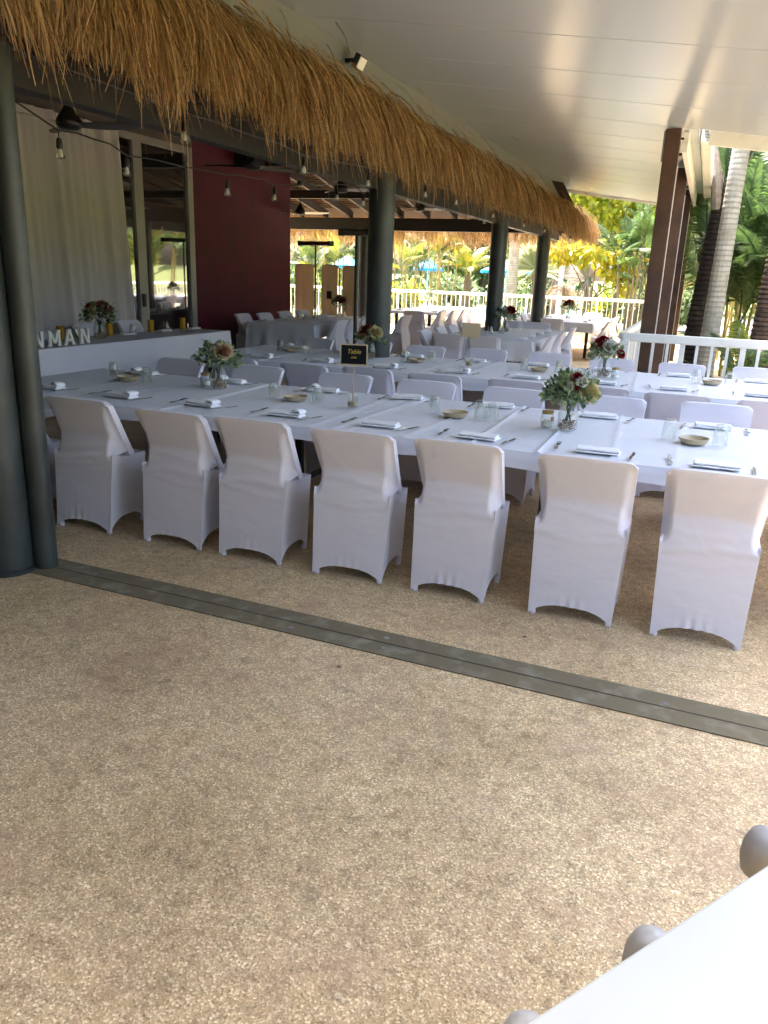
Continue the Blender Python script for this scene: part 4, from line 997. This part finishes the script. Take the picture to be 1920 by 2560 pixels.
def trunk_mesh(path, rad, m, ring=.0, step=.07, seg=14):
    P = [Vector(p) for p in path]; out = []; rr = []
    L = sum((P[i + 1] - P[i]).length for i in range(len(P) - 1)); n = max(6, int(L / step)) if ring else 8
    for k in range(n * (2 if ring else 1) + 1):
        s = k / (n * (2 if ring else 1)); q = s * (len(P) - 1); i = min(int(q), len(P) - 2); out.append(P[i].lerp(P[i + 1], q - i)); r = rad[i] + (rad[i + 1] - rad[i]) * (q - i); rr.append(r * (1 + (ring if k % 2 else 0)) )
    return MB().tube(out, rr, seg).mesh('trunk', m, smooth=not ring)
def palm(x, y, h, r, tm, fronds, n, label, cat='palm', name='palm_tree', lean=(0, 0), sc=1.0, el=(.0, .9), ring=.06, group='palms in the garden', shaft=None, r2=None, seed=0, az=None):
    rd = random.Random(seed + int(abs(x * 13 + y * 7)))
    t = thing(name, label, cat, (x, y, -.08), 0, group); r2 = r2 or r * .8
    pth = [(0, 0, 0), (lean[0] * .3, lean[1] * .3, h * .4), (lean[0] * .7, lean[1] * .7, h * .75), (lean[0], lean[1], h)]
    obj('trunk', trunk_mesh(pth, [r * 1.18, r, (r + r2) / 2, r2], tm, ring), t)
    top = Vector((lean[0], lean[1], h))
    if shaft:
        for k in range(shaft):
            a = 2 * PI * k / shaft + rd.uniform(-.3, .3); o = Vector((math.cos(a), math.sin(a), 0)); q = MB()
            P = [top + o * r2 * .6 + Vector((0, 0, -.3)), top + o * (r2 * 1.1 + .02) + Vector((0, 0, .05)), top + o * (r2 + .16) + Vector((0, 0, .5)), top + o * (r2 + .42) + Vector((0, 0, 1.0))]
            q.tube(P, [.09, .085, .05, .03], 7); q.build('frond_base', rd.choice(['dead_fan', 'brown_trunk', 'dead_fan']), t, smooth=True)
    for k in range(n):
        a = (2 * PI * k / n + rd.uniform(-.3, .3)) if az is None else rd.uniform(*az); e = rd.uniform(*el)
        o = obj('frond', rd.choice(fronds), t, top + Vector((0, 0, rd.uniform(-.1, .05)))); o.rotation_euler = (rd.uniform(-.25, .25), -e, a); s = sc * rd.uniform(.8, 1.15); o.scale = (s, s, s)
    return t
palm(.13, 13.4, 7.5, .12, 'pale_trunk', F_G, 12, 'tall pale ringed palm trunk right of the timber posts', ring=.045, lean=(.12, .1), r2=.112)
palm(-.12, 14.2, 3.15, .14, 'dark_trunk', F_G, 6, 'black charred palm trunk right behind the timber posts', ring=.09, lean=(.14, 0), shaft=5, el=(.5, 1.1), az=(.2, 2.6))
palm(.90, 13.3, 3.2, .19, 'brown_trunk', F_G, 10, 'thick brown ringed palm trunk at the right edge', ring=.08, lean=(.05, .1), shaft=6, el=(.4, 1.1), az=(-.6, 2.4))
palm(-6.13, 27.0, 6.0, .17, 'pale_trunk', F_G, 10, 'pale palm trunk between the two far columns', ring=.03)
palm(-7.95, 28, 1.75, .15, 'bark', F_Y, 13, 'short yellowing palm beyond the far railing left of columns', el=(-.1, 1.0), sc=.95)
palm(-5.7, 33, 2.3, .16, 'brown_trunk', F_G, 8, 'palm with brown trunk behind the farthest column', el=(.1, 1.0))
def cane_clump(x, y, n, h, label, fr, sc=.8, rad=.5, group='clumping cane palms in the garden', m='cane', per=4, el=(.1, 1.0), tr=.028, spread=.25):
    rd = random.Random(int(abs(x * 31 + y * 17)))
    t = thing('cane_palm', label, 'palm', (x, y, -.08), 0, group)
    for k in range(n):
        a = rd.uniform(0, 6.28); q = rad * math.sqrt(rd.random()); b = Vector((q * math.cos(a), q * math.sin(a), 0)); hh = h * rd.uniform(.6, 1.1)
        tp = b + Vector((math.cos(a) * spread * hh * .4, math.sin(a) * spread * hh * .4, hh)); md = b.lerp(tp, .5) + Vector((0, 0, .04))
        MB().tube([b, md, tp], [tr, tr * .9, tr * .7], 7).build('stem', m, t, smooth=True)
        for j in range(per):
            o = obj('frond', rd.choice(fr), t, tp + Vector((0, 0, -.12 * j))); o.rotation_euler = (rd.uniform(-.3, .3), -rd.uniform(*el), rd.uniform(0, 6.28)); s = sc * rd.uniform(.75, 1.15); o.scale = (s, s, s)
    return t
cane_clump(-9.3, 26.2, 7, 3.2, 'golden cane palm clump with bare stems left of the middle column', F_Y, rad=.7, sc=.8)
cane_clump(-8.35, 26.6, 5, 3.0, 'second golden cane clump beside the bare stems', F_Y + F_G[:1], rad=.4, sc=.8)
cane_clump(-12.6, 27.0, 7, 3.0, 'golden cane clump seen over the beige screens', F_Y + F_G[:1], rad=.8, sc=.9)
cane_clump(-14.8, 28.5, 7, 2.8, 'green cane clump left of the beige screens', F_G, rad=.8, sc=1.0)
cane_clump(-11.0, 29.5, 6, 3.2, 'green cane clump behind the right beige screen', F_G + F_Y[:1], rad=.8, sc=1.0)
cane_clump(-2.15, 22.6 + 3.2, 6, 3.1, 'green cane palm left of the timber posts beyond the railing', F_G, rad=.35, sc=.95, m='bark', tr=.04)
cane_clump(-1.45, 26.5, 5, 2.0, 'low yellowing cane palm beside the timber posts', F_G + F_S + F_S, rad=.3, sc=.95)
cane_clump(.55, 16.2, 7, 2.2, 'lush green cane palm behind the pale trunk', F_G, rad=.45, sc=1.05, per=5)
cane_clump(1.5, 15.0, 7, 2.4, 'lush green cane palm at the right edge', F_G, rad=.5, sc=1.1, per=5)
cane_clump(.9, 19.0, 7, 3.2, 'tall green cane palm between the right trunks', F_G, rad=.6, sc=1.2, per=5)
cane_clump(.15, 22.5, 6, 2.6, 'green cane palm far behind the black trunk', F_G + F_Y[:1], rad=.5, sc=1.1, per=5)
cane_clump(2.3, 18.0, 7, 4.2, 'tall cane palm thicket beyond the right edge', F_G, rad=.8, sc=1.3, per=5)
cane_clump(.45, 12.2, 5, .7, 'low green palm seedlings behind the white railing', F_G + F_Y[:1], rad=.35, sc=.5, per=4)
# fan palms with dead grey fan crowns
def fan_leaf(n, L, tints, m, name='fan_leaf'):
    f = MB(); rd = random.Random(n)
    for k in range(n):
        a = -1.25 + 2.5 * k / (n - 1); d = Vector((math.sin(a), 0, math.cos(a))); p = d * .12; l = L * rd.uniform(.85, 1.05); s = d.cross(Vector((0, 1, 0))) * .035
        b = Vector((0, rd.uniform(-.06, .06), 0)); mid = d * l * .6 + b
        f.add([p - s * .4, p + s * .4, mid + s, mid - s, d * l + b * 2 + Vector((0, 0, -.08))], [(0, 1, 2, 3), (3, 2, 4)], rd.choice(tints))
    f.tube([(0, 0, -.9), (0, 0, .13)], .03, 5, c=tints[0])
    return f.mesh(name, m)
FL = fan_leaf(26, 1.15, [(.34, .36, .22), (.42, .42, .28), (.26, .30, .16)], 'leaf'); FD = fan_leaf(22, .9, [(.36, .31, .27), (.28, .24, .2), (.44, .38, .33)], 'leaf')
for (x, y, z, me, rz, lab, m_) in ((-6.0, 30, 2.05, FL, .1, 'pale fan palm leaf behind the farthest columns', 'bark'), (-4.05, 30, 1.75, FD, -.1, 'dead grey fan palm beyond the far railing', 'bark'), (-5.55, 32, 1.9, FD, .3, 'dark fan palm behind the farthest column', 'bark')):
    t = thing('fan_palm', lab, 'palm', (x, y, -.08), 0, 'fan palms beyond the railing')
    MB().tube([(0, 0, 0), (.03, 0, z * .5), (0, 0, z - .2)], [.12, .09, .08], 9).build('trunk', m_, t, smooth=True)
    for k in range(5): o = obj('fan_leaf', me, t, (0, 0, z - .05)); o.rotation_euler = (U(-.5, .5), (k - 2) * .32 + U(-.1, .1), rz + U(-.5, .5))
# drooping dead frond by the far railing
t = thing('dead_palm', 'collapsed brown palm fronds beyond the far railing', 'palm', (-4.15, 25.6, -.08))
MB().tube([(0, 0, 0), (.02, 0, .9), (0, 0, 1.45)], [.05, .04, .03], 7).build('trunk', 'bark', t, smooth=True)
for k in range(7):
    o = obj('frond', F_B[0], t, (0, 0, 1.4)); o.rotation_euler = (0, U(-.3, .5), 2 * PI * k / 7 + U(-.2, .2)); o.scale = (.75, .75, .9)

# ------------------------------------------------------------------ leafy trees
def leaf_cloud(clumps, n, size, pal, seed, droop=.5, flat=False):
    rg = np.random.default_rng(seed); cl = np.array(clumps, float); vol = cl[:, 3] * cl[:, 4] * cl[:, 5]; idx = rg.choice(len(cl), n, p=vol / vol.sum())
    d = rg.normal(0, 1, (n, 3)); d /= np.linalg.norm(d, axis=1)[:, None]; r = rg.random(n) ** (1 / 2.2)
    P = cl[idx, :3] + d * r[:, None] * cl[idx, 3:6]
    P += rg.normal(0, .05, (n, 3)) * cl[idx, 3:6]
    a = d + rg.normal(0, .7, (n, 3)); a[:, 2] -= droop; a /= np.linalg.norm(a, axis=1)[:, None]
    u = np.cross(a, rg.normal(0, 1, (n, 3))); u /= np.linalg.norm(u, axis=1)[:, None]
    L = size * rg.uniform(.65, 1.25, n); W = L * .27
    A = P; B = P + a * (L * .5)[:, None] + u * W[:, None]; C = P + a * L[:, None]; D_ = P + a * (L * .5)[:, None] - u * W[:, None]
    verts = np.stack([A, B, C, D_], 1).reshape(-1, 3); F = np.arange(n * 4).reshape(-1, 4)
    pal = np.array(pal); ct = pal[rg.integers(0, len(pal), n)] * rg.uniform(.75, 1.2, (n, 1)); cc = np.concatenate([np.repeat(ct, 4, 0), np.ones((n * 4, 1))], 1).astype(np.float32)
    me = bpy.data.meshes.new('crown'); me.vertices.add(n * 4); me.vertices.foreach_set('co', verts.astype(np.float32).ravel())
    me.loops.add(n * 4); me.loops.foreach_set('vertex_index', F.astype(np.int32).ravel()); me.polygons.add(n); me.polygons.foreach_set('loop_start', (np.arange(n) * 4).astype(np.int32))
    me.materials.append(M['leaf']); at = me.color_attributes.new('tint', 'FLOAT_COLOR', 'POINT'); at.data.foreach_set('color', cc.ravel()); me.update(); return me
def tree(x, y, clumps, n, size, pal, label, seed, trunk_r=.12, name='leafy_tree', group='leafy trees in the garden', droop=.5):
    t = thing(name, label, 'tree', (x, y, -.08), 0, group); q = MB(); rd = random.Random(seed)
    hb = min(c[2] for c in clumps) * .7
    q.tube([(0, 0, 0), (.05, .03, hb * .6), (0, 0, hb + .3)], [trunk_r, trunk_r * .8, trunk_r * .6], 8)
    for c in clumps:
        m1 = Vector((c[0] * .5 + rd.uniform(-.2, .2), c[1] * .5, (hb + c[2]) / 2)); q.tube([(0, 0, hb * .85), m1, (c[0], c[1], c[2])], [trunk_r * .5, trunk_r * .3, trunk_r * .12], 6)
    q.build('trunk', 'bark', t, smooth=True)
    cr = obj('crown', leaf_cloud(clumps, n, size, pal, seed, droop), t); return t
GOLD = [(.46, .41, .03), (.54, .47, .04), (.40, .40, .04), (.32, .36, .04), (.52, .42, .03)]
LIME = [(.40, .42, .03), (.48, .46, .035), (.32, .38, .03), (.52, .46, .04), (.24, .31, .03)]
MID = [(.09, .14, .035), (.12, .18, .045), (.07, .11, .03), (.16, .21, .05), (.05, .085, .025)]
PALE = [(.16, .20, .09), (.12, .17, .07), (.20, .24, .11), (.09, .13, .05)]
tree(-3.0, 29.5, [(-.4, 0, 4.2, 1.7, 1.0, 1.0), (.8, -.3, 5.0, 1.2, 1.0, 1.0), (-1.4, .2, 5.3, 1.4, 1.0, 1.1), (.5, .2, 3.5, .9, .8, .6)], 4200, .26, LIME, 'lime green leafy tree right of the thatch corner', 11)
tree(-3.5, 27.0, [(-.9, -.4, 2.55, .75, .5, .34), (.05, -.4, 2.50, .7, .5, .36), (.75, -.2, 2.15, .5, .4, .5), (1.15, -.2, 1.65, .35, .3, .35)], 1100, .25, GOLD, 'golden yellow leaved shrub below the thatch corner', 12, trunk_r=.06, droop=1.1)
sp = [(-38, 50), (-31, 47), (-25, 52), (-19.5, 49), (-14, 53), (-8.5, 50), (-3, 54), (3, 50), (9, 53), (16, 49)]
for i, (x, y) in enumerate(sp):
    cl = [(U(-2, 2), U(-1.5, 1.5), U(3.2, 8.5), U(1.6, 2.6), U(1.4, 2), U(1.2, 2.2)) for _ in range(8)] + [(U(-2.5, 2.5), 0, U(1.2, 2.4), 2.4, 1.2, 1.2) for _ in range(2)]
    tree(x, y, cl, 3600, .5, [PALE, MID, LIME][i % 3] if i % 3 != 2 else PALE + LIME[:2], f'tall hazy garden tree beyond the pool, {ORD[i]} from left', 30 + i, trunk_r=.25, group='tall trees beyond the pool')
sh = [(-17.5, 33, 1.2), (-13.0, 34, 1.0), (-10.2, 35, 1.3), (-7.0, 36.5, 1.3), (-3.2, 34.5, .8), (-1.2, 31, 1.2), (1.2, 28, 1.6), (3.0, 23.5, 2.2), (4.2, 17.5, 2.6), (5.2, 13.0, 2.6)]
for i, (x, y, hh) in enumerate(sh):
    tall = 2.4 if x > 0 else 1.0
    cl = [(U(-1, 1), U(-.6, .6), hh * tall * U(.35, 1.0), U(.6, 1.0), U(.5, .8), U(.5, .8)) for _ in range(6 if x < 0 else 9)]
    tree(x, y, cl, 1500 if x < 0 else 2600, .26, [MID, LIME + MID, PALE][i % 3], f'leafy garden bush, {ORD[i]} from left beyond the railings', 60 + i, trunk_r=.06, name='garden_bush', group='bushes beyond the railings')

for i, (x, y) in enumerate(((4.6, -5.5), (4.3, -3.2), (4.7, -1.4))):  # trees added out of view to block low sky light from behind right
    cl = [(U(-.7, .7), U(-1.1, 1.1), U(.8, 3.9), U(.7, 1.0), U(.8, 1.1), U(.6, .9)) for _ in range(11)]
    tree(x, y, cl, 2600, .28, MID, f'added unseen tree blocking low sky light, {ORD[i]} from the added rear wall', 80 + i, trunk_r=.08, group='added unseen trees blocking low sky light')
# ------------------------------------------------------------------ pool area
struct(MB().add([(-45, 30, -.06), (12, 30, -.06), (12, 46, -.06), (-45, 46, -.06)], [(0, 1, 2, 3)]).build('paving', 'paving'))
struct(MB().add([(-26, 37, -.045), (-5, 37, -.045), (-5, 43.5, -.045), (-26, 43.5, -.045)], [(0, 1, 2, 3)]).build('pool_water', 'water'))
for i, (x, y, s) in enumerate(((-14.2, 42, .75), (-9.75, 41.5, 1.25), (-4.55, 42, .9), (-19.0, 42, .9))):
    t = thing('pool_umbrella', f'blue pool umbrella, {("left of columns", "between the far columns", "right of columns", "behind the beige screens")[i]}', 'umbrella', (x, y, -.06), 0, 'blue umbrellas by the pool')
    MB().tube([(0, 0, 0), (0, 0, 2.42)], .025, 7).build('pole', 'white_paint', t)
    c = MB(); seg = 8; vs = [(0, 0, 2.5)] + [(s * 1.1 * math.cos(a), s * 1.1 * math.sin(a), 1.95 - .0) for a in [2 * PI * k / 8 for k in range(8)]] + [(s * 1.1 * math.cos(a), s * 1.1 * math.sin(a), 1.82) for a in [2 * PI * k / 8 for k in range(8)]]
    c.add(vs, [(0, 1 + k, 1 + (k + 1) % 8) for k in range(8)] + [(1 + k, 9 + k, 9 + (k + 1) % 8, 1 + (k + 1) % 8) for k in range(8)]); c.build('canopy', 'umbrella_blue', t)
    MB().lathe([(.22, 0), (.22, .05), (.04, .07)], 12).build('base', 'bracket_grey', t)
f = thing('pool_fence', 'dark green tall mesh fence beyond the fan palms', 'fence', (-9, 36, -.06))
for k in range(7): MB().box(k * 1.9, 0, .85, .05, .05, 1.7).build('post', 'mesh_fence', f)
for z in (.12, .6, 1.1, 1.66): MB().box(5.7, 0, z, 11.4, .03, .03).build('rail', 'mesh_fence', f)
wm_ = MB().box(0, 0, .88, .014, .012, 1.56).mesh('wire', 'mesh_fence')
for k in range(110): obj('wire', wm_, f, (.06 + k * .1035, .0, 0))
o = MB().tube([(0, 0, 0), (0, 0, 2.5)], .09, 10).build('garden_post', 'white_paint', None, (-5.17, 31, -.06), smooth=True); tag(o, 'short white post standing right of the farthest column', 'post')
